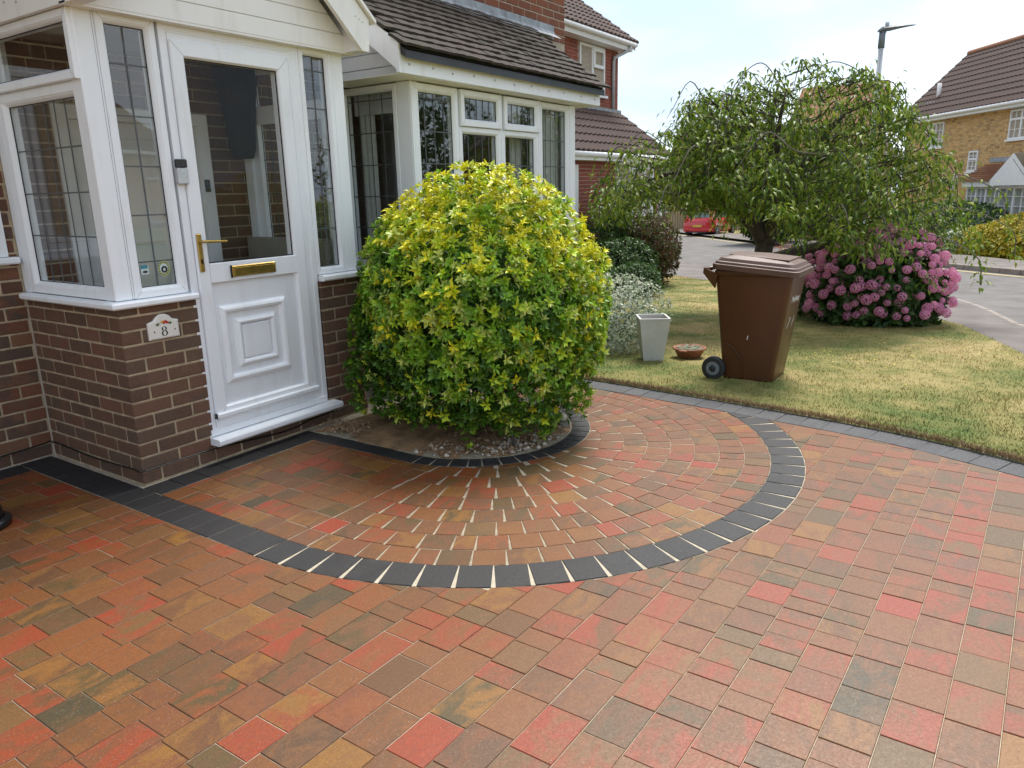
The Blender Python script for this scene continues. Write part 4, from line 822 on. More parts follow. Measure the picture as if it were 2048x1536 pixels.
def pwin(T, a0, a1, z0, z1, parent, cols=2, split=None, out=.01, bars=0, name='window', barh=0, pane='glassfar'):
    f = .055; w = ch(G(T).sweep(a0, a1, z0, z1, [(0, -.05), (0, out + .02), (f, out + .02), (f, -.05)]).build(name, 'white'), parent)
    g = G(T)
    for i in range(1, cols): x = a0 + (a1 - a0) * i / cols; g.box(x - .035, x + .035, -.04, out + .018, z0 + f, z1 - f)
    if split: g.box(a0 + f, a1 - f, -.04, out + .016, split - .035, split + .035)
    for i in range(cols):
        x0 = a0 + (a1 - a0) * i / cols + .04; x1 = a0 + (a1 - a0) * (i + 1) / cols - .04
        for b in range(1, bars + 1): x = x0 + (x1 - x0) * b / (bars + 1); g.box(x - .010, x + .010, -.03, out + .008, z0 + f, z1 - f)
    for b in range(1, barh + 1): z = z0 + (z1 - z0) * b / (barh + 1); g.box(a0 + f, a1 - f, -.03, out + .006, z - .010, z + .010)
    if g.V: o = g.build('glazing_bars', 'white', w)
    G(T).box(a0 + f, a1 - f, -.024, -.02, z0 + f, z1 - f).build('pane', pane, w); G(T).box(a0 - .05, a1 + .05, -.02, .09, z0 - .06, z0 - .002).build('sill', 'white', w); return w
def gutter(T, a0, a1, o, z, parent, mat='white', name='gutter', r=.055): return ch(G().tube([T(a0, o, z), T(a1, o, z)], r, 10).build(name, mat, None, True), parent)
M['glassfar'] = simple('far_window_glass', (0.16, 0.20, 0.21), 0.06, 0.3, 0.8)
M['net'] = simple('net_curtain_glass', (0.34, 0.36, 0.34), 0.12, 0.2, 1.5)
M['farwall'] = simple('far_yellow_wall', (0.42, 0.29, 0.15), 0.95, 0.2, 3); M['farred'] = simple('far_red_wall', (0.30, 0.12, 0.08), 0.95, 0.2, 3)
# ---- neighbour: red brick house with a low tiled front part
nb_ = tag(empty('neighbour_house', (13, 4.5, -.5)), 'red brick neighbouring house with brown tiled lean-to roof and white windows', 'house')
TN = frame(0, 3.7, 1, 0, 0, -1); TNU = frame(0, 5.0, 1, 0, 0, -1)
nw = ch(G(TN).box(10.0, 15.45, -.09, -.006, -.9, 2.1).build('front_wall', 'mortar_grey'), nb_)
brickwork(nw, TN, 11.2, 13.04, 5, 37, -.75, 'brick_n', starts=(11.2, 11.3125), jit=.002)
brickwork(nw, TN, 13.04, 15.45, -1, 38, -.75, 'brick_n', starts=(13.1, 13.2125), holes=((13.05, 13.78, .83, 2.05), (13.78, 15.0, -1, 2.05)), joined=True); brickwork(nw, TN, 10.0, 11.19, -1, 38, -.75, 'brick_n', joined=True); brickwork(nw, TN, 11.2, 13.04, -1, 5, -.75, 'brick_n', joined=True)
pwin(TN, 13.06, 13.76, .85, 2.03, nb_, 1, name='front_window', pane='net')
dn = ch(G(TN).sweep(13.80, 15.0, -.6, 2.05, [(0, -.06), (0, .03), (.16, .03), (.16, -.06)]).build('door_frame', 'white'), nb_); G(TN).box(13.96, 14.42, -.05, -.03, -.5, 1.9).build('pane', 'net', dn); G(TN).box(14.42, 14.56, -.05, .03, -.5, 1.9).build('mullion', 'white', dn); G(TN).box(14.56, 14.84, -.05, -.02, -.5, 1.9).build('door_leaf', 'white', dn)
ch(G(TN).box(15.30, 15.42, .0, .08, -.6, 2.0).build('downpipe', 'white'), nb_)
ch(G(TN).box(10.6, 11.36, .0, .03, .0, 1.95).build('side_window', 'white'), nb_)
ch(G(TN).box(10.4, 15.7, -.02, .20, 2.03, 2.09).build('soffit', 'white'), nb_); gutter(TN, 10.4, 15.75, .21, 2.14, nb_)
pantiles(TN, 10.4, 15.75, .20, 2.19, -1.28, 3.28, .32, .20, 'tile_n', nb_, 'lean_to_tiles')
nu = ch(G(TNU).box(10.5, 15.735, -.09, -.006, 3.1, 4.75).build('upper_wall', 'mortar_grey'), nb_); brickwork(nu, TNU, 10.5, 15.74, 51, 73, -.75, 'brick_n', holes=((13.75, 15.02, 3.60, 4.68),), joined=True)
ch(G().box(15.648, 15.735, 5.005, 9.0, 3.1, 5.0).build('gable_wall', 'brick_n'), nb_)
w = pwin(TNU, 13.78, 15.0, 3.62, 4.66, nb_, 2, None, name='upper_window', pane='net'); G(TNU).sweep(14.41, 14.96, 4.2, 4.62, [(0, 0), (0, .05), (.07, .05), (.07, 0)]).build('top_light', 'white', w)
ch(G(TNU).box(10.5, 15.95, -.1, .28, 4.69, 4.72).build('upper_soffit', 'white'), nb_); ch(G(TNU).box(10.5, 15.95, .26, .285, 4.72, 4.86).build('upper_fascia', 'white'), nb_); gutter(TNU, 10.4, 16.02, .34, 4.84, nb_)
pantiles(TNU, 10.5, 16.1, .36, 4.88, -3.4, 7.6, .32, .20, 'tile_n', nb_, 'main_roof_tiles')
vb = G(); V = [(16.0, 4.68, 4.72), (16.0, 4.68, 4.86), (16.0, 8.4, 7.56), (16.0, 8.4, 7.36)]; V += [(16.03, y, z) for x, y, z in V]; vb.add(V, [(0, 3, 2, 1), (4, 5, 6, 7), (0, 4, 7, 3), (1, 2, 6, 5)]); ch(vb.build('barge_board', 'white'), nb_)
ch(G().tube([TNU(15.75, .33, 4.80), TNU(15.72, .30, 4.70), TNU(15.42, .06, 4.52), TNU(15.40, .05, 4.40), TNU(15.40, .05, 3.35)], .042, 8).build('downpipe', 'steel', None, True), nb_)
fl = G(TNU).box(12.5, 15.74, .0, .10, 3.27, 3.34); ch(fl.build('flashing', 'flash'), nb_)
rr = G(); 
b2 = tag(empty('far_house', (21, 9.5, -.8)), 'small eave and brown tiled roof showing past the neighbouring house corner', 'house')
ch(G().box(16.0, 21.2, 9.0, 15, -1.2, 4.35).build('wall', 'brick_n'), b2); pantiles(frame(0, 9.0, 1, 0, 0, -1), 16.0, 21.6, .4, 4.45, -3, 6.9, .3, .3, 'tile_n', b2, 'roof_tiles'); gutter(frame(0, 9, 1, 0, 0, -1), 16, 21.6, .42, 4.40, b2)
# ---- yellow brick house across the road
E0x, E0y = 33.713, .771; dx, dy = -.8217, -.5699; TY = frame(E0x, E0y, dx, dy, dy, -dx)
yh = tag(empty('yellow_brick_house', (E0x, E0y, -.95)), 'yellow brick house across the road with brown tiled roof and white bay', 'house')
yw = ch(G(TY).box(0, 11, -.3, -.006, -1.3, 3.7).build('front_wall', 'mortar_grey'), yh)
brickwork(yw, TY, 0, 11, -1, 62, -.95, 'brick_y', joined=True, holes=((1.68, 2.74, 2.70, 3.65), (6.45, 8.2, 2.72, 3.66), (4.45, 5.02, 1.76, 2.5)), jit=.006)
ch(G(TY).box(.0, .02, -5.0, -.31, -1.3, 3.7).build('gable_wall', 'brick_y'), yh)
gw = G(TY); gw.add([(.005, 0, 3.7), (.005, -4.7, 3.7), (.005, -2.35, 6.3)], [(0, 1, 2)]); ch(gw.build('gable_end', 'brick_y'), yh)
pwin(TY, 1.70, 2.72, 2.72, 3.63, yh, 2, None, .02, 1, 'upper_window', 2); pwin(TY, 6.47, 8.18, 2.74, 3.65, yh, 3, 3.36, .02, 1, 'upper_window', 2, 'net'); pwin(TY, 4.47, 5.0, 1.78, 2.48, yh, 1, 2.2, .02, 1, 'stair_window', 3)
ol = G(TY); ol.add([(1.72, .03, 3.6), (2.18, .03, 3.6), (2.18, .22, 3.28), (1.72, .22, 3.28), (1.78, .035, 3.55), (2.12, .035, 3.55), (2.12, .2, 3.32), (1.78, .2, 3.32)], [(0, 1, 5, 4), (1, 2, 6, 5), (2, 3, 7, 6), (3, 0, 4, 7)]); ch(ol.build('open_top_light', 'white'), yh)
ch(G(TY).box(-.25, 11.2, .0, .30, 3.70, 3.73).build('soffit', 'white'), yh); ch(G(TY).box(-.25, 11.2, .28, .31, 3.70, 3.86).build('fascia', 'white'), yh); gutter(TY, -.25, 11.2, .36, 3.84, yh, r=.06)
pantiles(TY, -.25, 11.2, .36, 3.88, -2.35, 6.40, .33, .22, 'tile_n', yh, 'roof_tiles'); ch(G().tube([TY(-.25, -2.35, 6.43), TY(11.2, -2.35, 6.43)], .11, 8).build('ridge_tiles', 'tile_o', None, True), yh)
ch(G().tube([TY(1.25, -.45, 4.5), TY(1.25, -.45, 5.15)], .075, 10).build('vent_pipe', 'white', None, True), yh); ch(G(TY).box(.95, 1.6, -.5, -.2, 4.40, 4.47).build('vent_flashing', 'white'), yh)
# bay of the yellow house
by = ch(G(TY).box(5.15, 9.4, .0, .42, -.10, .02).build('bay_sill', 'white'), yh); ch(G(TY).box(5.2, 9.3, .0, .34, -.95, -.10).build('bay_base', 'white'), yh)
TYs = frame(*TY(5.2, .0, 0)[:2], dy * .35 - -dx * 0 + dx * .94, -dx * .35 + dy * .94, dy * .94 - dx * .35, -dx * .94 - dy * .35)
pwin(frame(*TY(0, .36, 0)[:2], dx, dy, dy, -dx), 5.22, 6.82, .03, 1.25, yh, 3, None, .02, 1, 'bay_window', 3, 'net'); pwin(frame(*TY(0, .36, 0)[:2], dx, dy, dy, -dx), 6.95, 9.2, .03, 1.25, yh, 3, None, .02, 1, 'bay_window', 3, 'net')
ch(G(TY).box(5.15, 6.9, .0, .55, 1.26, 1.44).build('bay_fascia', 'white'), yh); ch(G(TY).box(5.20, 9.3, .0, .36, 1.20, 1.27).build('bay_head', 'white'), yh)
for k in range(9): t = k / 9; ch(G(TY).box(5.08 + .5 * t, 6.95 + .55 * t, .60 * (1 - t) - .06, .64 * (1 - t) + .02, 1.45 + .56 * t, 1.50 + .56 * t).build('bay_roof_course', 'tile_o'), yh)
pg_ = G(TY); pg_.add([(6.9, .7, 1.30), (7.9, .7, 2.1), (8.9, .7, 1.30), (6.9, .7, 1.46), (7.9, .7, 2.28), (8.9, .7, 1.46)], [(0, 1, 4, 3), (1, 2, 5, 4)]); pg_.add([(6.9, .72, 1.30), (7.9, .72, 2.1), (8.9, .72, 1.3), (6.9, .55, 1.30)], [(0, 2, 1)]); pg_.add([(6.88, .7, 1.46), (7.9, .7, 2.28), (7.9, .0, 2.28), (6.88, .0, 1.46)], [(0, 1, 2, 3)]); ch(pg_.build('bay_gable', 'white'), yh)
ch(G(TY).box(5.7, 9, .0, .03, 2.05, 2.2).build('flashing', 'flash'), yh)
tr = G(TY)
def seg_clip(a, z, s):
    P = []
    for k in range(2):
        t = (-2.0, 2.0)[k]; P.append([a + s * t * .45, z + t])
    (x0, z0), (x1, z1) = P
    for lo, hi, ix in ((3.55, 4.02, 0), (.70, 1.66, 1)):
        for lim, sg in ((lo, 1), (hi, -1)):
            d0 = sg * ((x0, z0)[ix] - lim); d1 = sg * ((x1, z1)[ix] - lim)
            if d0 < 0 and d1 < 0: return None
            if d0 < 0 or d1 < 0:
                f = d0 / (d0 - d1); q = (x0 + (x1 - x0) * f, z0 + (z1 - z0) * f)
                if d0 < 0: x0, z0 = q
                else: x1, z1 = q
    return x0, z0, x1, z1
for i in range(-14, 20):
    for s, o in ((1, .03), (-1, .036)):
        q = seg_clip(3.78, 1.18 + .26 * i, s)
        if q: tr.add([(q[0] - .014, o, q[1]), (q[0] + .014, o, q[1]), (q[2] + .014, o, q[3]), (q[2] - .014, o, q[3])], [(0, 1, 2, 3)])
tag(tr.build('trellis', 'white'), 'white diamond trellis fixed to the yellow brick wall', 'trellis')
# ---- houses further back, seen through the tree, and houses opposite that the glass reflects
def plain_house(name, label, loc, rz, w, d, h, rh, wallm, roofm, nwin=2):
    e = tag(empty(name, loc), label, 'house'); c_, s_ = math.cos(rz), math.sin(rz); T = frame(loc[0], loc[1], c_, s_, s_, -c_); z0 = loc[2]
    ch(G(T).box(-w / 2, w / 2, -d, 0, z0 - .5, z0 + h).build('wall', wallm), e); g = G(T)
    V = [(-w / 2 - .3, .35, z0 + h - .05), (w / 2 + .3, .35, z0 + h - .05), (w / 2 + .3, -d / 2, z0 + h + rh), (-w / 2 - .3, -d / 2, z0 + h + rh), (-w / 2 - .3, -d - .35, z0 + h - .05), (w / 2 + .3, -d - .35, z0 + h - .05)]
    V += [(a, o, z - .18) for a, o, z in V]; g.add(V, [(0, 1, 2, 3), (3, 2, 5, 4), (7, 6, 9, 8), (8, 9, 10, 11), (0, 6, 7, 1), (4, 5, 11, 10), (0, 3, 9, 6), (3, 4, 10, 9), (1, 7, 8, 2), (2, 8, 11, 5)]); ch(g.build('roof', roofm), e)
    g = G(T)
    for sx in (-1, 1): ch(G(T).add([(sx * w / 2, -.02, z0 + h - .1), (sx * w / 2, -d + .02, z0 + h - .1), (sx * w / 2, -d / 2, z0 + h + rh - .2)], [(0, 1, 2)]).build('gable_end', wallm), e)
    for i in range(nwin):
        a = -w / 2 + w * (i + .5) / nwin
        for zz in (.9, 3.4):
            if zz + 1.2 < h: pwin(T, a - .7, a + .7, z0 + zz, z0 + zz + 1.15, e, 2)
    ch(G(T).box(-w / 2 - .3, w / 2 + .3, .34, .40, z0 + h - .22, z0 + h - .04).build('fascia', 'white'), e); return e
plain_house('gabled_house', 'distant brick house whose gable peeks above the tree by the street lamp', (44.0, 4.85, -1.1), math.radians(90), 3.6, 4.6, 5.4, 2.1, 'farwall', 'tile_o', 1)
plain_house('terraced_house', 'distant red brick house with low brown roof left of the tree trunk', (58, 24.5, -1.5), math.radians(-35), 12, 7, 2.9, 2.4, 'farred', 'tile_n', 3)
plain_house('terraced_house', 'long low brown roofed house far behind the weeping tree trunk', (54, 10, -1.45), math.radians(-52), 14, 7, 4.6, 2.6, 'farwall', 'tile_n', 3)
plain_house('opposite_house', 'tiled house mirrored in the narrow porch side light glass', (20, -37, -.7), math.radians(160), 11, 7, 4.9, 2.9, 'brick_y', 'tile_n', 3)
plain_house('opposite_house', 'tiled house mirrored low in the right hand bay glass', (56, -34, -1.2), math.radians(130), 11, 7, 4.9, 2.9, 'brick_n', 'tile_n', 3)
# ---- fence behind the car
fe = tag(empty('wooden_fence', (46, 16, -1.2)), 'weathered grey vertical board fence behind the red car', 'fence')
for i in range(90):
    t = i / 89; x, y = 40.0 + 9 * t, 21.5 - 11.5 * t; o = ch(G().box(x - .06, x + .06, y - .012, y + .012, -1.4, .42 + random.uniform(-.02, .02)).build('board', 'wood'), fe)
# ---- street lamp
LX, LY = 12.0, -1.47; lz = zg(LX, LY)
lp = tag(empty('street_lamp', (LX, LY, lz)), 'tall slim steel street lamp with flat grey lantern above the tree', 'street lamp')
def lpc(o): return ch(o, lp)
lpc(G().tube([(LX, LY, lz - .1), (LX, LY, lz + 1.0), (LX, LY, lz + 1.03), (LX, LY, 3.58)], [.075, .075, .05, .040], 16).build('column', 'steel', None, True)); lpc(G().tube([(LX, LY, 3.55), (LX, LY, 3.80)], [.050, .047], 14).build('spigot', 'lampgrey', None, True))
lpc(G(frame(LX, LY, -.826, -.564, -.564, .826)).box(.068, .08, -.045, .045, lz + .25, lz + .85, .004).build('access_door', 'steel'))
TLm = frame(LX, LY, .564, -.826, .826, .564)
g = G(TLm); prf = [(-.065, 3.80, .04), (-.015, 3.83, .075), (.14, 3.845, .095), (.30, 3.86, .09), (.44, 3.875, .05), (.52, 3.88, .02)]
g.loft([[(a, -w, z), (a, -w * .6, z + h), (a, w * .6, z + h), (a, w, z), (a, w * .7, z - h2), (a, -w * .7, z - h2)] for (a, z, w), h, h2 in zip(prf, (.02, .032, .032, .025, .014, .006), (.015, .028, .035, .015, .008, .003))]); lpc(g.build('lantern', 'lampgrey')); lpc(G().tube([TLm(.065, 0, 3.86), TLm(.065, 0, 3.93)], .032, 10).build('light_sensor', 'steel', None, True)); lpc(G(TLm).box(-.035, .055, -.03, .03, 3.77, 3.83, .008).build('bracket', 'lampgrey'))
# ---- red car
cz = zg(39.6, 10.9); car = tag(empty('car', (39.6, 10.9, cz), math.atan2(.826 * -.60 + .564 * .80, .564 * .60 + .826 * .80)), 'small bright red hatchback parked across the road beyond the tree', 'car')
def carp(o): o.parent = car; return o
def sect(x, w, zb, zt, wt): return [(x, -w, zb), (x, -w * 1.02, zb + (zt - zb) * .45), (x, -wt, zt), (x, wt, zt), (x, w * 1.02, zb + (zt - zb) * .45), (x, w, zb)]
carp(G().loft([sect(-1.85, .70, .38, .74, .64), sect(-1.80, .82, .25, .95, .74), sect(-1.3, .84, .22, .98, .78), sect(0, .85, .2, .95, .80), sect(1.1, .83, .22, .90, .76), sect(1.6, .80, .25, .78, .68), sect(1.85, .68, .35, .65, .55)]).build('body', 'redpaint', None, True))
carp(G().loft([[(x, -w, zb), (x2, -w2, zt), (x2, w2, zt), (x, w, zb)] for x, x2, w, w2, zb, zt in ((-1.80, -1.38, .74, .60, .95, 1.38), (-.9, -.9, .77, .63, .96, 1.48), (.2, .1, .77, .62, .94, 1.45), (1.0, .45, .74, .58, .90, 1.30))]).build('cabin', 'redpaint'))
carp(G().add([(-1.775, -.60, 1.0), (-1.775, .60, 1.0), (-1.43, .50, 1.36), (-1.43, -.50, 1.36)], [(3, 2, 1, 0)]).build('rear_window', 'carglass'))
for s in (-1, 1): carp(G().add([(-1.25, s * .778, 1.0), (.7, s * .778, .98), (.3, s * .645, 1.38), (-1.05, s * .648, 1.42)], [(0, 1, 2, 3)]).build('side_window', 'carglass'))
for x in (-1.18, 1.2):
    for s in (-1, 1):
        t = carp(G().tube([(x, s * .66, .30), (x, s * .86, .30)], .30, 22).build('wheel', 'rubber')); 
        for k in range(6): G().tube([(x, s * .865, .30), (x + .20 * math.cos(k * 1.047), s * .865, .30 + .20 * math.sin(k * 1.047))], .025, 5).build('spoke', 'steel', t)
for s in (-1, 1): carp(G().box(-1.86, -1.80, s * .70 - .10, s * .70 + .10, .72, .96, .02).build('tail_light', 'pinkpaint'))
carp(G().box(-1.885, -1.855, -.26, .26, .50, .62, .004).build('number_plate', 'plate')); carp(G().box(-1.89, -1.78, -.74, .74, .26, .44, .03).build('bumper', 'redpaint')); carp(G().box(-1.86, -1.8, -.5, .5, .2, .27).build('lower_valance', 'black'))
# ------------------------------------------------------------------ plants
def norm(v): return v / (np.linalg.norm(v, axis=-1, keepdims=True) + 1e-9)
def cluster_mesh(name, mat, k, L, Wd, seed, col=None, spread=1.0):
    """one palmate spray of leaflets round a tip that points along +Z"""
    r = np.random.default_rng(seed); a = np.arange(k) * 2.399 + r.uniform(0, 6); t = np.linspace(.45, 1.25, k) * spread
    D = np.stack([np.cos(a) * np.sin(t), np.sin(a) * np.sin(t), np.cos(t)], 1) + r.normal(size=(k, 3)) * .12; N = np.stack([-np.cos(a) * np.cos(t), -np.sin(a) * np.cos(t), np.sin(t)], 1)
    c = None if col is None else np.tile(col, (k, 1)) * r.uniform(.8, 1.2, (k, 1))
    return tri_leaf(name, np.zeros((k, 3)) + r.normal(size=(k, 3)) * .004, D, N, L * r.uniform(.75, 1.15, k), Wd * r.uniform(.8, 1.15, k), mat, c)
def tri_leaf(name, P, D, N, L, Wd, mat, col=None, mid=.6):
    o = leaves(name, P, D, N, L, Wd, mat, None, col, mid=mid); me = o.data; bpy.data.objects.remove(o); return me
def shrub(name, label, cat, base, R, n, L, Wd, mat, k=5, seed=1, inner=.45, up=.25, zmin=.02, group=None, lumps=.16, stems=9, colfun=None, shape=None, shell=.93):
    r = np.random.default_rng(seed); e = tag(empty(name, base), label, cat, group); C = np.array([0, 0, R[2] * .92 if len(R) < 4 else R[3]])
    D0 = unit(n, r); rad = np.where(r.random(n) < inner, r.uniform(.45, .95, n), r.uniform(shell, 1.03, n)); rad = rad * (1 + lump(D0, seed + 5, lumps)); P = C + D0 * rad[:, None] * np.array(R[:3])
    if shape: P = shape(P)
    ok = P[:, 2] > zmin; P, D0, rad = P[ok], D0[ok], rad[ok]; m = len(P)
    out = norm(D0 / np.array(R[:3])); A = norm(out + np.array([0, 0, up]) + unit(m, r) * .45)         # spray axes
    U_ = norm(np.cross(A, unit(m, r))); Vv = np.cross(A, U_); a = r.uniform(0, 6.28, m)
    PP, DD, NN, CC, LL, WW = [], [], [], [], [], []
    for i in range(k):
        t = .45 + .85 * i / max(1, k - 1); b = a + i * 2.399; rd = U_ * np.cos(b)[:, None] + Vv * np.sin(b)[:, None]; DD.append(A * math.cos(t) + rd * math.sin(t) + unit(m, r) * .12); NN.append(A * math.sin(t) - rd * math.cos(t)); PP.append(P + unit(m, r) * .004)
        LL.append(L * r.uniform(.7, 1.15, m)); WW.append(Wd * r.uniform(.75, 1.15, m))
    col = None
    if colfun: c = colfun(P, D0, rad, r); col = np.vstack([c] * k)
    f = leaves('foliage', np.vstack(PP), np.vstack(DD), np.vstack(NN), np.concatenate(LL), np.concatenate(WW), mat, e, col, mid=.58); tag(f, kind='stuff')
    for i in range(stems):
        t = r.uniform(0, 6.28); s = r.uniform(.3, .8); p1 = (R[0] * s * math.cos(t), R[1] * s * math.sin(t), C[2] + R[2] * r.uniform(-.1, .5)); G().tube(curve_pts([(.05 * math.cos(t), .05 * math.sin(t), -.03), (p1[0] * .4, p1[1] * .4, p1[2] * .5), p1], 4), [.014 * (1 - .08 * q) for q in range(9)], 5).build('stem', 'bark', e, True)
    return e, P, A
# ---- the big golden shrub in the round bed
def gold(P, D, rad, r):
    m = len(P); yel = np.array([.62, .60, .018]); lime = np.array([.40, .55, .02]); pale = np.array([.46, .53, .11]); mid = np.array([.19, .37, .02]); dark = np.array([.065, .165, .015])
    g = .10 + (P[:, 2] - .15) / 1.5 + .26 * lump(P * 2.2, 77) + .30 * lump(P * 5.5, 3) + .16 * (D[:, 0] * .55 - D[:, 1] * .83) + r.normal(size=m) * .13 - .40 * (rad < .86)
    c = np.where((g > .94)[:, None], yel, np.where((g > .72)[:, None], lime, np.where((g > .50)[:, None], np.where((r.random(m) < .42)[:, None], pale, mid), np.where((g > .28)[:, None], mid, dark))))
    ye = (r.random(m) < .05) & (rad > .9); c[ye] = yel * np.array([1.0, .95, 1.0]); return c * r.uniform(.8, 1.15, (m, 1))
def bushshape(P):
    q = P.copy(); t = np.clip((.78 - q[:, 2]) / .80, 0, .94); k = (1 - .15 * t * t) / np.sqrt(1 - t * t); tu = np.clip((q[:, 2] - .78) / .78, 0, .96); ku = np.minimum((1 - tu ** 2.2) ** (1 / 2.2) / np.sqrt(1 - tu * tu), 1.12); k = np.where(q[:, 2] < .78, k, ku)
    rr2 = np.hypot(q[:, 0], q[:, 1]); k = np.minimum(k, .80 / np.maximum(rr2, .05)); k = np.where(q[:, 2] < .78, np.maximum(k, np.minimum(1, .80 / np.maximum(rr2, .05))), k)
    up_ = q[:, 2] >= .78; k = np.where(up_, np.minimum(ku, .80 / np.maximum(rr2, .05)), k); q[:, 0] *= k; q[:, 1] *= k; l_ = lump(q * 2.6, 91, .035); q[:, 0] *= 1 + l_; q[:, 1] *= 1 + l_; return q
BU = (1.80, -.90, 0.0)
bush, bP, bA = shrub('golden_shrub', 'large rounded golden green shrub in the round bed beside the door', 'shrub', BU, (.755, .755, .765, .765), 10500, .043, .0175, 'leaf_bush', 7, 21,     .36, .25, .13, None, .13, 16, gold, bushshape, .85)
# the sprays that stand out most towards the viewer are pieces of their own
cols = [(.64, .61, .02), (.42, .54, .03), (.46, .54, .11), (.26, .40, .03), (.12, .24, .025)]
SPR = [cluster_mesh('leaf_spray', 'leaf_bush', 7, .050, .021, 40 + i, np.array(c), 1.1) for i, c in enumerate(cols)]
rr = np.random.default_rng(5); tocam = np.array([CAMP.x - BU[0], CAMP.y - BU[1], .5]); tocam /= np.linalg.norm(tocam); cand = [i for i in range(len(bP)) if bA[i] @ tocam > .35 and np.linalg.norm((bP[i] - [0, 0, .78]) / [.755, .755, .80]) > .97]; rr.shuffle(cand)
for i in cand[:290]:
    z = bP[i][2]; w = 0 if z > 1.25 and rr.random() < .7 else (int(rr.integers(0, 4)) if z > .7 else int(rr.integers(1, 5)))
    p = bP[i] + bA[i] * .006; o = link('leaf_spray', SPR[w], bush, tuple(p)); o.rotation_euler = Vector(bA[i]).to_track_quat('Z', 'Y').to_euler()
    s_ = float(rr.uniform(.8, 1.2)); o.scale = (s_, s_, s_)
for i in range(16):
    a_ = rr.uniform(0, 6.28); q_ = rr.uniform(0, .6); x, y = q_ * math.cos(a_), q_ * math.sin(a_); z = .78 + .80 * math.sqrt(max(0, 1 - (q_ / .78) ** 2)); 
    for k in range(2): o = link('leaf_spray', SPR[0 if k else 1], bush, (x + .01 * k, y, z + .02 + .028 * k)); o.rotation_euler = (rr.uniform(-.35, .35), rr.uniform(-.35, .35), rr.uniform(0, 6)); s_ = .75; o.scale = (s_, s_, s_)
G().tube([(-.35, -.5, -.02), (-.33, -.47, .15), (-.3, -.42, .35)], [.012, .010, .008], 6).build('trunk', 'bark', bush, True)
for (x, y, s) in ((-.52, -.33, .9), (-.16, -.60, 1.2), (-.1, -.52, 1.0)):
    for i in range(5): o = link('leaf_spray', SPR[3 + i % 2], bush, (x + random.uniform(-.05, .05), y + random.uniform(-.04, .04), .05 + .03 * i)); o.rotation_euler = (random.uniform(-.6, .6), random.uniform(-.6, .6), random.uniform(0, 6)); o.scale = (s, s, s)
# ---- silver variegated shrub, neighbour's shrubs, hedges
shrub('variegated_shrub', 'low silver and green variegated shrub behind the pale square planter', 'shrub', (4.48, -.52, -.05), (.46, .50, .40, .30), 2300, .034, .016, 'leaf_var', 5, 31, .4, .3, .0, None, .14)
shrub('rose_bush', 'tall loose light green shrub against the red brick wall', 'shrub', (11.6, 3.05, zg(11.6, 3.05)), (.62, .5, .95, 1.0), 1200, .085, .045, 'leaf_dark', 3, 33, .7, .2, .0, None, .35, 12)
shrub('garden_shrub', 'dark green leafy shrub below the neighbouring red brick wall', 'shrub', (11.0, 2.60, zg(11.0, 2.6)), (.70, .62, .48, .42), 1500, .085, .045, 'leaf_dark', 4, 34, .5, .3, .0, None, .25)
shrub('garden_shrub', 'low bright green plants spreading at the edge of the far lawn', 'shrub', (9.7, 1.75, zg(9.7, 1.75)), (.60, .5, .30, .25), 900, .09, .04, 'leaf_dark', 4, 37, .5, .5, .0, None, .3)
shrub('red_leaf_shrub', 'tall reddish brown shrub in front of the white neighbouring door frame', 'shrub', (12.0, 2.45, zg(12.0, 2.45)), (.62, .58, .72, .68), 1800, .08, .038, 'leaf_red', 4, 35, .55, .2, .0, None, .22)
shrub('garden_shrub', 'upright olive green shrub right of the neighbouring white door', 'shrub', (13.2, 2.95, zg(13.2, 2.95)), (.55, .55, .75, .72), 1500, .08, .038, 'leaf_red', 4, 36, .55, .2, .0, None, .22)
shrub('japanese_maple', 'small pink red japanese maple behind the brown bin lid', 'shrub', (9.0, -.95, zg(9, -.95)), (.42, .42, .34, .52), 260, .07, .012, 'leaf_maple', 6, 38, .5, -.2, .1, None, .3, 12)
shrub('green_hedge', 'clipped dark green hedge below the yellow brick wall', 'hedge', (27.6, -1.55, zg(27.6, -1.55)), (2.3, 2.0, 1.05, .55), 4200, .12, .07, 'leaf_dark', 3, 41, .3, .3, .0, None, .07)
shrub('golden_hedge', 'large clipped yellow hedge in front of the white bay window', 'hedge', (25.5, -4.05, zg(25.5, -4.05)), (1.9, 1.6, 1.0, .28), 5200, .10, .06, 'leaf_yellow', 3, 42, .3, .3, .0, None, .09)
shrub('golden_hedge', 'lower bright yellow end of the hedge beside the far pavement', 'hedge', (25.0, -2.95, zg(25.0, -2.95)), (1.0, 1.0, .70, .25), 2400, .10, .06, 'leaf_yellow', 3, 43, .3, .3, .0, None, .09)
shrub('pale_shrub', 'small pale flowering shrub between the green and yellow hedges', 'shrub', (25.0, -2.0, zg(25.0, -2.0)), (.55, .5, .5, .35), 500, .10, .05, 'leaf_var', 3, 44)
for i, (x, y, s_, lb) in enumerate(((31, 5.2, 1.0, 'round garden bush standing left of the yellow brick house'), (46, 9.0, 1.3, 'tall dark garden tree beside the distant fence'), (47, 19.5, 1.9, 'broad dark tree rising behind the red car'), (36.5, 4.6, 1.2, 'dark bush in front of the distant gabled house'))):
    shrub('background_tree', lb, 'tree', (x, y, zg(x, y)), (1.7 * s_, 1.7 * s_, 1.6 * s_, 1.6 * s_), 1700, .24, .13, 'leaf_dark', 3, 50 + i, .4, .2, .0, None, .25)
shrub('street_tree', 'tree mirrored in the left panes of the bay window', 'tree', (13.0, -9.5, -.4), (2.2, 2.2, 1.7, 3.0), 1500, .16, .08, 'leaf_dark', 3, 58, .5, .1, .6, None, .25)
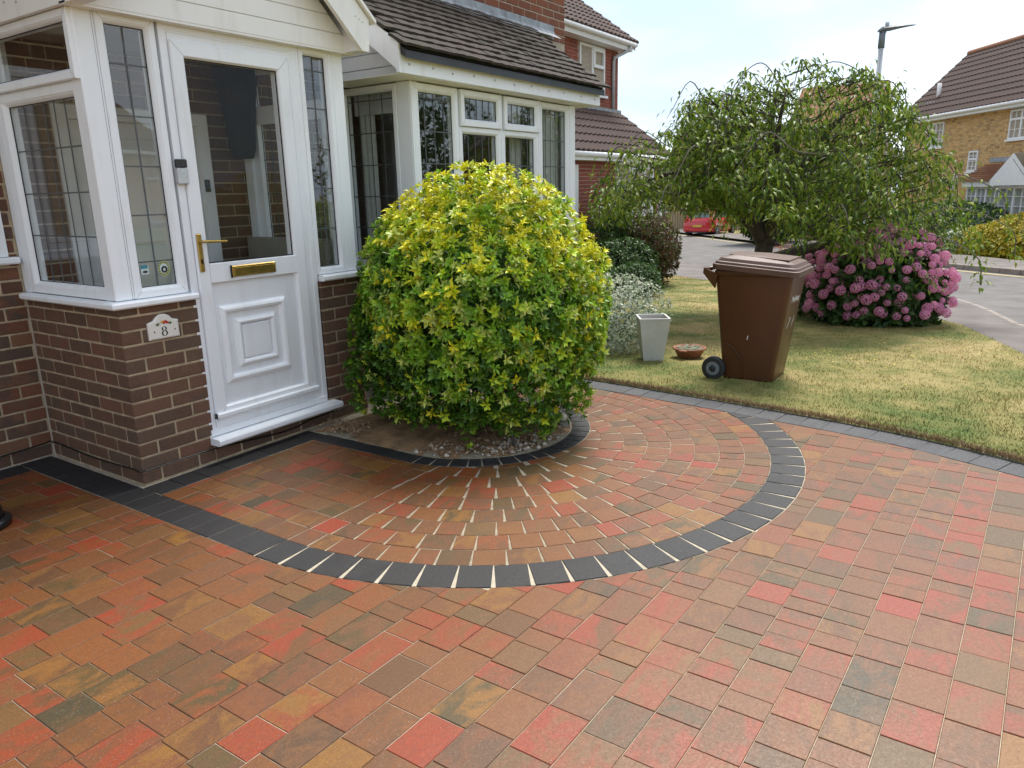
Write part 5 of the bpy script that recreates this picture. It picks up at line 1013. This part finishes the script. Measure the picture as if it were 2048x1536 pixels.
# ---- pink hydrangea: every flower head is its own piece
hyd, hP, hA = shrub('hydrangea', 'broad hydrangea bush covered in pink mophead flowers by the pavement', 'shrub', (7.66, -2.38, zg(7.66, -2.38) - .02), (.66, .70, .66, .40), 2100, .10, .055, 'leaf_dark', 4, 61, .5, .3, .0, None, .12)
def head_mesh(seed):
    r = np.random.default_rng(seed); n = 46; i = np.arange(n) + .5; ph = np.arccos(1 - 1.75 * i / n); th = i * 2.39996; O = np.stack([np.cos(th) * np.sin(ph), np.sin(th) * np.sin(ph), np.cos(ph)], 1); PP, DD, NN = [], [], []
    U_ = norm(np.cross(O, unit(n, r))); Vv = np.cross(O, U_)
    for q in range(4): a = q * math.pi / 2; d = U_ * math.cos(a) + Vv * math.sin(a); PP.append(O * .86 * np.array([1, 1, .85])); DD.append(d + O * .25); NN.append(O)
    return tri_leaf('flower_head', np.vstack(PP), np.vstack(DD), np.vstack(NN), .27, .25, 'petal')
HM = [head_mesh(70 + i) for i in range(4)]; r = np.random.default_rng(8); cnt = 0
tc_ = np.array([-.95, -.12, .35]); tc_ /= np.linalg.norm(tc_)
cnd = []
while len(cnd) < 235:
    d = unit(1, r)[0]
    if d[2] < -.35 or d @ tc_ < -.30 or (d[2] < .1 and r.random() < .35): continue
    p = np.array([0, 0, .40]) + d * np.array([.70, .75, .70]) * (1 + .06 * r.normal())
    if p[2] < .06 or any(np.linalg.norm(p - q) < .074 for q, _ in cnd): 
        if r.random() < .98: continue
    cnd.append((p, d))
for p, d in cnd:
    s_ = float(r.uniform(.036, .066)); o = link('flower_head', HM[int(r.integers(4))], hyd, tuple(p)); o.rotation_euler = Vector((d[0], d[1], d[2] + .5)).to_track_quat('Z', 'Y').to_euler(); o.scale = (s_, s_, s_)
hy2, _, _ = shrub('hydrangea', 'smaller pink flowering shrub just behind the right edge of the bin lid', 'shrub', (8.35, -1.72, zg(8.35, -1.72)), (.55, .55, .50, .36), 900, .09, .05, 'leaf_dark', 4, 63, .5, .3)
for i in range(34):
    d = unit(1, r)[0]; d[2] = abs(d[2]) * .9 + .15; d[0] = -abs(d[0]); d /= np.linalg.norm(d); s_ = float(r.uniform(.04, .06)); p = np.array([0, 0, .36]) + d * np.array([.6, .6, .53]); o = link('flower_head', HM[int(r.integers(4))], hy2, tuple(p)); o.rotation_euler = Vector(d).to_track_quat('Z', 'Y').to_euler(); o.scale = (s_, s_, s_)
# ---- weeping tree
TB_ = Vector((7.25, -1.12, zg(7.25, -1.12))); tree = tag(empty('weeping_tree', tuple(TB_)), 'broad weeping cherry tree with arching bare twigs and drooping leaves', 'tree')
rt_ = Vector((math.cos(YAW), -math.sin(YAW), 0)); fw_ = Vector((math.sin(YAW), math.cos(YAW), 0))
def L3(s, f, z): return rt_ * s + fw_ * f + Vector((0, 0, z))        # sideways, depth, height in the tree's own frame
r = random.Random(4)
G().tube(curve_pts([L3(0, 0, -.06), L3(-.01, 0, .35), L3(.02, .02, .75), L3(.06, .02, 1.02)], 5), [.16, .14, .128, .122, .118, .115, .113, .111, .11, .108, .107, .106, .105, .104, .104, .10], 14).build('trunk', 'bark', tree, True)
limbs = []
def limb(P, r0, r1, nm='limb'):
    C = curve_pts(P, 7); n = len(C); G().tube(C, [r0 + (r1 - r0) * i / (n - 1) for i in range(n)], 9).build(nm, 'bark', tree, True); limbs.append((C, r1)); return C
limb([L3(.05, 0, .90), L3(-.12, .1, 1.25), L3(-.28, .18, 1.75), L3(-.5, .2, 2.10), L3(-.8, .25, 2.32)], .095, .008)
limb([L3(.06, 0, .95), L3(.2, -.1, 1.35), L3(.42, -.15, 1.9), L3(.75, -.2, 2.35), L3(1.1, -.2, 2.5)], .085, .008)
limb([L3(.03, 0, .72), L3(.35, -.12, .84), L3(.75, -.22, .98), L3(1.2, -.3, 1.35), L3(1.65, -.3, 1.55)], .085, .008)
limb([L3(.0, 0, 1.0), L3(-.3, -.15, 1.38), L3(-.75, -.25, 1.70), L3(-1.1, -.3, 1.78), L3(-1.45, -.3, 1.70)], .08, .010)
limb([L3(.06, .05, 1.0), L3(.1, .35, 1.5), L3(.1, .7, 2.1), L3(.15, 1.0, 2.6)], .08, .008)
limb([L3(.06, 0, 1.0), L3(.05, -.35, 1.5), L3(-.1, -.6, 2.1), L3(-.15, -.9, 2.55)], .075, .008)
limb([L3(.06, 0, 1.0), L3(.03, .0, 1.7), L3(.05, .05, 2.4), L3(.1, .05, 2.72)], .075, .008)
limb([L3(.1, .05, 1.05), L3(.55, .4, 1.6), L3(1.0, .6, 2.0), L3(1.35, .7, 2.1)], .06, .008)
limb([L3(-.02, .05, 1.05), L3(-.5, .45, 1.6), L3(-.95, .6, 1.9), L3(-1.25, .6, 1.9)], .06, .008)
tips = []; bare = G(); tw = G(); 
def dome(s_, f_):
    u = (s_ - .30) / (1.66 if s_ > .30 else 2.06); v = f_ / 1.40; q = u * u + v * v
    return None if q >= 1 else 1.40 + 1.50 * (1 - q) ** .70 + .10 * math.sin(3.1 * s_ + 2 * f_) + .07 * math.sin(6.3 * s_ - 3 * f_)
def floor_(s_): return (1.36 if s_ < -1.1 else 1.50 if s_ < -.6 else 1.36 if s_ < -.12 else (1.0 if s_ < .85 else .95 - .45 * math.exp(-((s_ - 1.45) / .28) ** 2))) + .10 * math.sin(5 * s_ + 1) + .06 * math.sin(13 * s_)
q = 0
while q < 480:
    s_, f_ = r.uniform(-1.95, 2.7), r.uniform(-1.65, 1.65); zt = dome(s_, f_)
    if zt is None or (s_ < -1.05 and r.random() > .5) or (s_ > .95 and r.random() < .3): continue
    z_ = zt - .05 - (r.random() ** 1.6) * max(.2, min(1.5, zt - floor_(s_))); p = L3(s_, f_, z_); c_ = Vector((s_ - .3, f_, 0)); c_ = c_.normalized() if c_.length > .05 else Vector((1, 0, 0)); ang_ = math.atan2(c_.y, c_.x) + r.gauss(0, .6); d = rt_ * math.cos(ang_) + fw_ * math.sin(ang_)
    reach = r.uniform(.22, .55); drop = r.uniform(.12, .50); up = r.uniform(.02, .12); b_ = q % 12 == 0
    if b_: reach *= 1.4; up += .14; drop *= .9
    P = [p - d * reach * .5 - Vector((0, 0, .05)), p, p + d * reach * .45 + Vector((0, 0, up)), p + d * reach * .85 + Vector((0, 0, -drop * .35)), p + d * reach + Vector((0, 0, -drop))]
    for k in range(2, 5):
        fl_ = floor_(P[k].dot(rt_))
        if P[k].z < fl_: P[k].z = fl_ + r.uniform(0, .10)
    K = curve_pts(P, 4); (bare if b_ else tw).tube(K, [.010 - .0078 * j / (len(K) - 1) for j in range(len(K))], 4, False); tips.append((K, b_)); q += 1
for (s_, f_, tx, h_) in ((.1, -.2, -.5, 2.95), (.2, 0, 1.15, 2.98), (.6, .1, 1.5, 2.85), (1.0, -.3, 2.5, 1.75), (-.3, -.3, -1.9, 1.85), (1.2, -.5, 2.5, 1.35), (-.2, -.6, -1.2, 2.1), (.8, -.8, 1.9, 1.1)):
    A_ = L3(s_, f_, h_ - .35); B_ = L3(tx, f_ * 1.4, h_ - .25); mid_ = (A_ + B_) / 2 + Vector((0, 0, .28)); bare.tube(curve_pts([A_, mid_, B_, B_ + (B_ - mid_) * .15 - Vector((0, 0, .28))], 6), .006, 5, False); tips.append((curve_pts([mid_, B_, B_ + (B_ - mid_) * .15 - Vector((0, 0, .28))], 6), False))
tag(tw.build('twigs', 'bark', tree, True), kind='stuff'); tag(bare.build('bare_twigs', 'twig', tree, True), kind='stuff')
PP, DD, NN = [], [], []
for K, b in tips:
    m = 10 if b else 50
    for j in range(m):
        t = r.uniform(.15, 1) ** .8 * (len(K) - 1); i = min(int(t), len(K) - 2); p = K[i].lerp(K[i + 1], t - i); a = r.uniform(0, 6.28); s = Vector((math.cos(a), math.sin(a), 0)); PP.append(p + s * (abs(r.gauss(0, .075))) + Vector((0, 0, r.gauss(0, .05)))); DD.append(s * .9 + Vector((0, 0, -r.uniform(-.1, 1.3)))); NN.append(Vector((s.x, s.y, .8)) + Vector((r.gauss(0, .3), r.gauss(0, .3), r.gauss(0, .3))))
PP = np.array(PP); n = len(PP); tag(leaves('crown', PP, np.array(DD), np.array(NN), RNG.uniform(.055, .10, n), RNG.uniform(.022, .038, n), 'leaf_tree', tree, None, .18, .3), kind='stuff')
# ------------------------------------------------------------------ bin, planter, bowl
BA = math.radians(1.0); bn = tag(empty('wheelie_bin', (3.905, -2.065, .0), BA), 'brown wheeled garden waste bin with closed lid standing on the lawn', 'bin')
def rr_(w, d, y0, rad, z, n=4):
    out = []
    for cx, cy, a0 in ((w / 2 - rad, d - rad, 0), (-w / 2 + rad, d - rad, 90), (-w / 2 + rad, rad, 180), (w / 2 - rad, rad, 270)):
        for k in range(n + 1): a = math.radians(a0 + 90 * k / n); out.append((cx + rad * math.cos(a), y0 + cy + rad * math.sin(a), z))
    return out
# local y: 0 is the front; the bin leans open to the front
def binsec(t): z = .012 + .79 * t; w = .395 + .075 * t; yf = -.19 - .110 * t; yb = .195 + .085 * t; return rr_(w, yb - yf, yf, .035 + .01 * t, z)
def bp_(o): o.parent = bn; return o
body = bp_(G().loft([binsec(t) for t in (0, .02, .1, .3, .5, .7, .85, .97, 1.0)], True, False).build('body', 'bin', None, True))
bp_(G().loft([rr_(.47 + e, .59 + e, -.318 - e / 2, .045, z) for z, e in ((.795, 0), (.797, .025), (.825, .028), (.835, .012))], False, False).build('rim', 'bin', None, True))
def lidsec(z, m, tilt=.0): return [(x, y, z + .045 * (y + .30) / .6) for x, y, _ in rr_(.53 - 2 * m, .645 - 2 * m, -.345 + m, .05, 0)]
lid = bp_(G().loft([lidsec(.800, 0), lidsec(.838, 0), lidsec(.842, .012), lidsec(.858, .018), lidsec(.862, .03), lidsec(.884, .045), lidsec(.888, .06), lidsec(.905, .12)], False, True).build('lid', 'binlid', None, False))
g = G(); g.add([(-.17, -.25, .878), (.17, -.25, .878), (.12, .10, .915), (-.12, .10, .915), (-.17, -.25, .912), (.17, -.25, .912), (.13, -.02, .938), (-.13, -.02, .938), (.12, .22, .945), (-.12, .22, .945)], [(0, 1, 5, 4), (4, 5, 6, 7), (7, 6, 8, 9), (0, 4, 7, 9, 3), (1, 2, 8, 6, 5)]); g.build('lid_boss', 'binlid', lid)
bp_(G().tube([(-.245, .345, .832), (.245, .345, .832)], .016, 10).build('handle', 'bin', None, True))
for s in (-1, 1):
    g = G(); V = [(s * .225, .25, .80), (s * .225, .36, .85), (s * .225, .365, .81), (s * .225, .27, .70)]; V += [(x + s * .025, y, z) for x, y, z in V]; g.add(V, [(0, 1, 2, 3), (7, 6, 5, 4), (0, 4, 5, 1), (1, 5, 6, 2), (2, 6, 7, 3), (3, 7, 4, 0)]); bp_(g.build('handle_bracket', 'bin'))
    wh = bp_(G().tube([(s * .215, .25, .09), (s * .222, .25, .09), (s * .262, .25, .09), (s * .268, .25, .09)], [.078, .09, .09, .078], 28).build('wheel', 'rubber', None, False)); G().tube([(s * .262, .25, .09), (s * .271, .25, .09)], [.056, .052], 24).build('hub', 'lampgrey', wh, False); G().tube([(s * .2705, .25, .09), (s * .279, .25, .09)], [.026, .022], 16).build('hub_cap', 'rubber', wh, True)
bp_(G().tube([(-.21, .25, .09), (.21, .25, .09)], .012, 8).build('axle', 'steel'))
for s in (-1, 1):                                                      # raised wheel arch line on each side
    P = [(s * (.1985 + .0375 * z / .4), .20 - .17 * math.cos(a) * 1.0, z) for a in np.linspace(-.05, 1.45, 12) for z in (.03 + .26 * math.sin(a + .02),)]; bp_(G().tube(P, .004, 5).build('wheel_arch_rib', 'bin', None, True))
def text_mesh(body_, size, mat, name, ext=.0006):
    cu = bpy.data.curves.new('t', 'FONT'); cu.body = body_; cu.size = size; cu.extrude = ext; cu.align_x = 'CENTER'; to = bpy.data.objects.new('t', cu); COL.objects.link(to); dg = bpy.context.evaluated_depsgraph_get(); me = bpy.data.meshes.new_from_object(to.evaluated_get(dg)); bpy.data.objects.remove(to); me.materials.clear(); me.materials.append(M[mat]); me.name = name; return me
def front_pt(x, t, off=.002): z = .012 + .79 * t; return (x, -.19 - .110 * t - off, z)
tilt = math.atan2(.110, .79)
o = link('lettering', text_mesh('Medway', .070, 'whiteink', 'lettering'), bn, front_pt(0, .745), (math.pi / 2 + tilt, 0, 0)); o2 = link('lettering', text_mesh('COUNCIL', .026, 'whiteink', 'lettering'), bn, front_pt(.0, .70), (math.pi / 2 + tilt, 0, 0)) if 0 else None
def stroke(P, w, name='paint_mark'):
    g = G(); V = []
    for i, (x, t) in enumerate(P): ww = w * (1 - .5 * abs(2 * i / (len(P) - 1) - 1)); V += [front_pt(x - ww / 2, t), front_pt(x + ww / 2, t)]
    g.add(V, [(2 * i, 2 * i + 1, 2 * i + 3, 2 * i + 2) for i in range(len(P) - 1)]); bp_(g.build(name, 'whiteink'))
stroke([(-.10, .60), (-.055, .605), (-.045, .57), (-.085, .53), (-.100, .50)], .018); stroke([(.07, .60), (.06, .55), (.045, .49)], .012); stroke([(-.02, .69), (-.01, .685), (.0, .69)], .01)
for (y, z, h) in ((.01, .34, .018),):
    x = -(.1985 + .0375 * z / .79); bp_(G().add([(x - .0035, y - .001, z - h), (x - .0035, y + .003, z - h * .8), (x - .0045, y - .004, z + h), (x - .0045, y - .010, z + h * .7)], [(0, 1, 2, 3)]).build('scuff', 'whiteink'))
bn.scale = (1.03, 1.0, 1.03)
pl = tag(empty('planter', (4.115, -1.095, -.012), math.radians(-57)), 'pale grey tapered square planter standing empty on the lawn', 'planter')
def sq(w, z): return [(w / 2, -w / 2, z), (w / 2, w / 2, z), (-w / 2, w / 2, z), (-w / 2, -w / 2, z)]
o = G().loft([sq(.17, 0), sq(.172, .01), sq(.262, .375), sq(.268, .378), sq(.268, .392), sq(.235, .392), sq(.23, .34)], True, False).build('shell', 'planter', pl); G().add(sq(.228, .342), [(0, 1, 2, 3)]).build('soil', 'soil', pl)
bw = tag(empty('plant_bowl', (4.33, -1.36, -.006)), 'small terracotta bowl of succulents between the planter and the bin', 'plant pot')
lathe('bowl', [(.085, 0), (.10, .012), (.132, .07), (.138, .078), (.146, .080), (.146, .095), (.132, .095), (.125, .075), (.02, .072)], 'terracotta', bw, 32)
for s in (-1, 1): G().box(s * .155 - .018, s * .155 + .018, -.035, .035, .080, .094, .004).build('lug', 'terracotta', bw)
r2 = np.random.default_rng(3); n = 46; a = r2.uniform(0, 6.28, n); q = np.sqrt(r2.random(n)) * .115; PP, DD, NN = [], [], []
for i in range(n):
    for k in range(7): b = k * .9 + i; PP.append((q[i] * math.cos(a[i]), q[i] * math.sin(a[i]), .082)); DD.append((math.cos(b), math.sin(b), .8)); NN.append((-math.cos(b) * .6, -math.sin(b) * .6, 1))
leaves('succulents', PP, DD, NN, .026, .014, 'succulent', bw)
G().tube(curve_pts([(4.18, -1.2, .36), (4.3, -1.33, .36), (4.42, -1.5, .30)], 6), .0025, 4).build('dry_stem', 'twig') and None
bpy.data.objects['dry_stem'].parent = pl; bpy.data.objects['dry_stem'].matrix_parent_inverse = (Matrix.Translation((4.115, -1.095, -.012)) @ Matrix.Rotation(math.radians(-57), 4, 'Z')).inverted()
# ------------------------------------------------------------------ grass blades and small yellow flowers
def lawn_points(n, seed, near=2.2):
    r = np.random.default_rng(seed); A = np.array([tuple(p)[:2] for p in resample(HOUSE_SIDE, 200)]); B = np.array([tuple(p)[:2] for p in resample(LAWN_FAR, 200)]); u = r.random(n) ** 1.25 * .98; v = r.random(n) ** near
    i = np.clip((u * 199).astype(int), 0, 198); f = (u * 199 - i)[:, None]; a = A[i] * (1 - f) + A[i + 1] * f; b = B[i] * (1 - f) + B[i + 1] * f; return a * (1 - v[:, None]) + b * v[:, None]
n = 120000; Q = lawn_points(n, 9, 1.35); r = np.random.default_rng(10); z = np.array([zg(x, y) for x, y in Q]) + .008; h = r.uniform(.007, .024, n); th = r.uniform(0, 6.28, n); ln = r.uniform(.2, 1.1, n); wv = r.uniform(.0016, .0034, n); ph = r.uniform(0, 6.28, n)
base = np.stack([Q[:, 0], Q[:, 1], z], 1); s = np.stack([np.cos(th), np.sin(th), 0 * th], 1) * wv[:, None]; tip = base + np.stack([np.cos(ph) * ln * h, np.sin(ph) * ln * h, h], 1)
tl = (lump(base * 1.9, 5) + lump(base * 5.0, 6) > .55) & (r.random(n) < .35); tip = base + (tip - base) * np.where(tl, 1.9, 1.0)[:, None]
V = np.stack([base - s, base + s, tip], 1).reshape(-1, 3); tag(tri_obj('grass', V, np.arange(n * 3), 'blade'), 'short dry mown grass covering the front lawn', 'grass', None, 'stuff')
# ragged dry grass fringe leaning over the edging
E_ = np.array([tuple(p)[:2] for p in resample(EDGE_O, 400)]); n = 9000; i = r.integers(0, 399, n); b = E_[i] + (E_[i + 1] - E_[i]) * r.random((n, 1)); d = E_[i + 1] - E_[i]; nn = np.stack([d[:, 1], -d[:, 0]], 1); nn /= np.linalg.norm(nn, axis=1)[:, None]; b = b + nn * (np.abs(r.normal(size=(n, 1))) * .035 + .008)
base = np.stack([b[:, 0], b[:, 1], np.full(n, .008)], 1); h = r.uniform(.015, .045, n); th = r.uniform(0, 6.28, n); s = np.stack([np.cos(th), np.sin(th), 0 * th], 1) * r.uniform(.0015, .003, n)[:, None]; ph = r.normal(size=(n, 2)) * .5 - nn * .35; tip = base + np.stack([ph[:, 0] * h, ph[:, 1] * h, h], 1)
tag(tri_obj('grass_fringe', np.stack([base - s, base + s, tip], 1).reshape(-1, 3), np.arange(n * 3), 'litter'), 'dry straw coloured grass fringe along the block edging', 'grass', None, 'stuff')
fl = []
r = np.random.default_rng(12)
for (cx, cy, k, sd_) in ((4.9, -2.6, 16, .28), (5.9, -2.9, 12, .35), (4.4, -2.75, 10, .2), (5.3, -3.2, 8, .3), (7.0, -2.9, 5, .3)):
    for _ in range(k): fl.append((cx + r.normal() * sd_, cy + r.normal() * sd_))
P = np.array([(x, y, zg(x, y) + r.uniform(.02, .04)) for x, y in fl]); P = np.repeat(P, 6, 0); a = np.tile(np.arange(6) * 1.047, len(fl)); D = np.stack([np.cos(a), np.sin(a), np.full(len(a), .25)], 1)
tag(leaves('lawn_flowers', P, D, np.tile([0, 0, 1.0], (len(P), 1)), .011, .008, 'yellowpetal'), 'tiny yellow flowers scattered through the front lawn', 'flowers', None, 'stuff')

# repeats of one kind share a group
GR = {'garden_shrub': 'shrubs along the neighbouring front wall', 'hydrangea': 'pink hydrangeas by the pavement', 'golden_hedge': 'yellow hedge sections across the road', 'window_sticker': 'stickers on the side light glass', 'curtain': 'curtains inside the bay window', 'terraced_house': 'houses far behind the tree', 'opposite_house': 'houses mirrored in the glass', 'background_tree': 'trees behind the weeping tree'}
for o in SC.objects:
    if o.parent is None and o.name.split('.')[0] in GR and 'label' in o: o['group'] = GR[o.name.split('.')[0]]
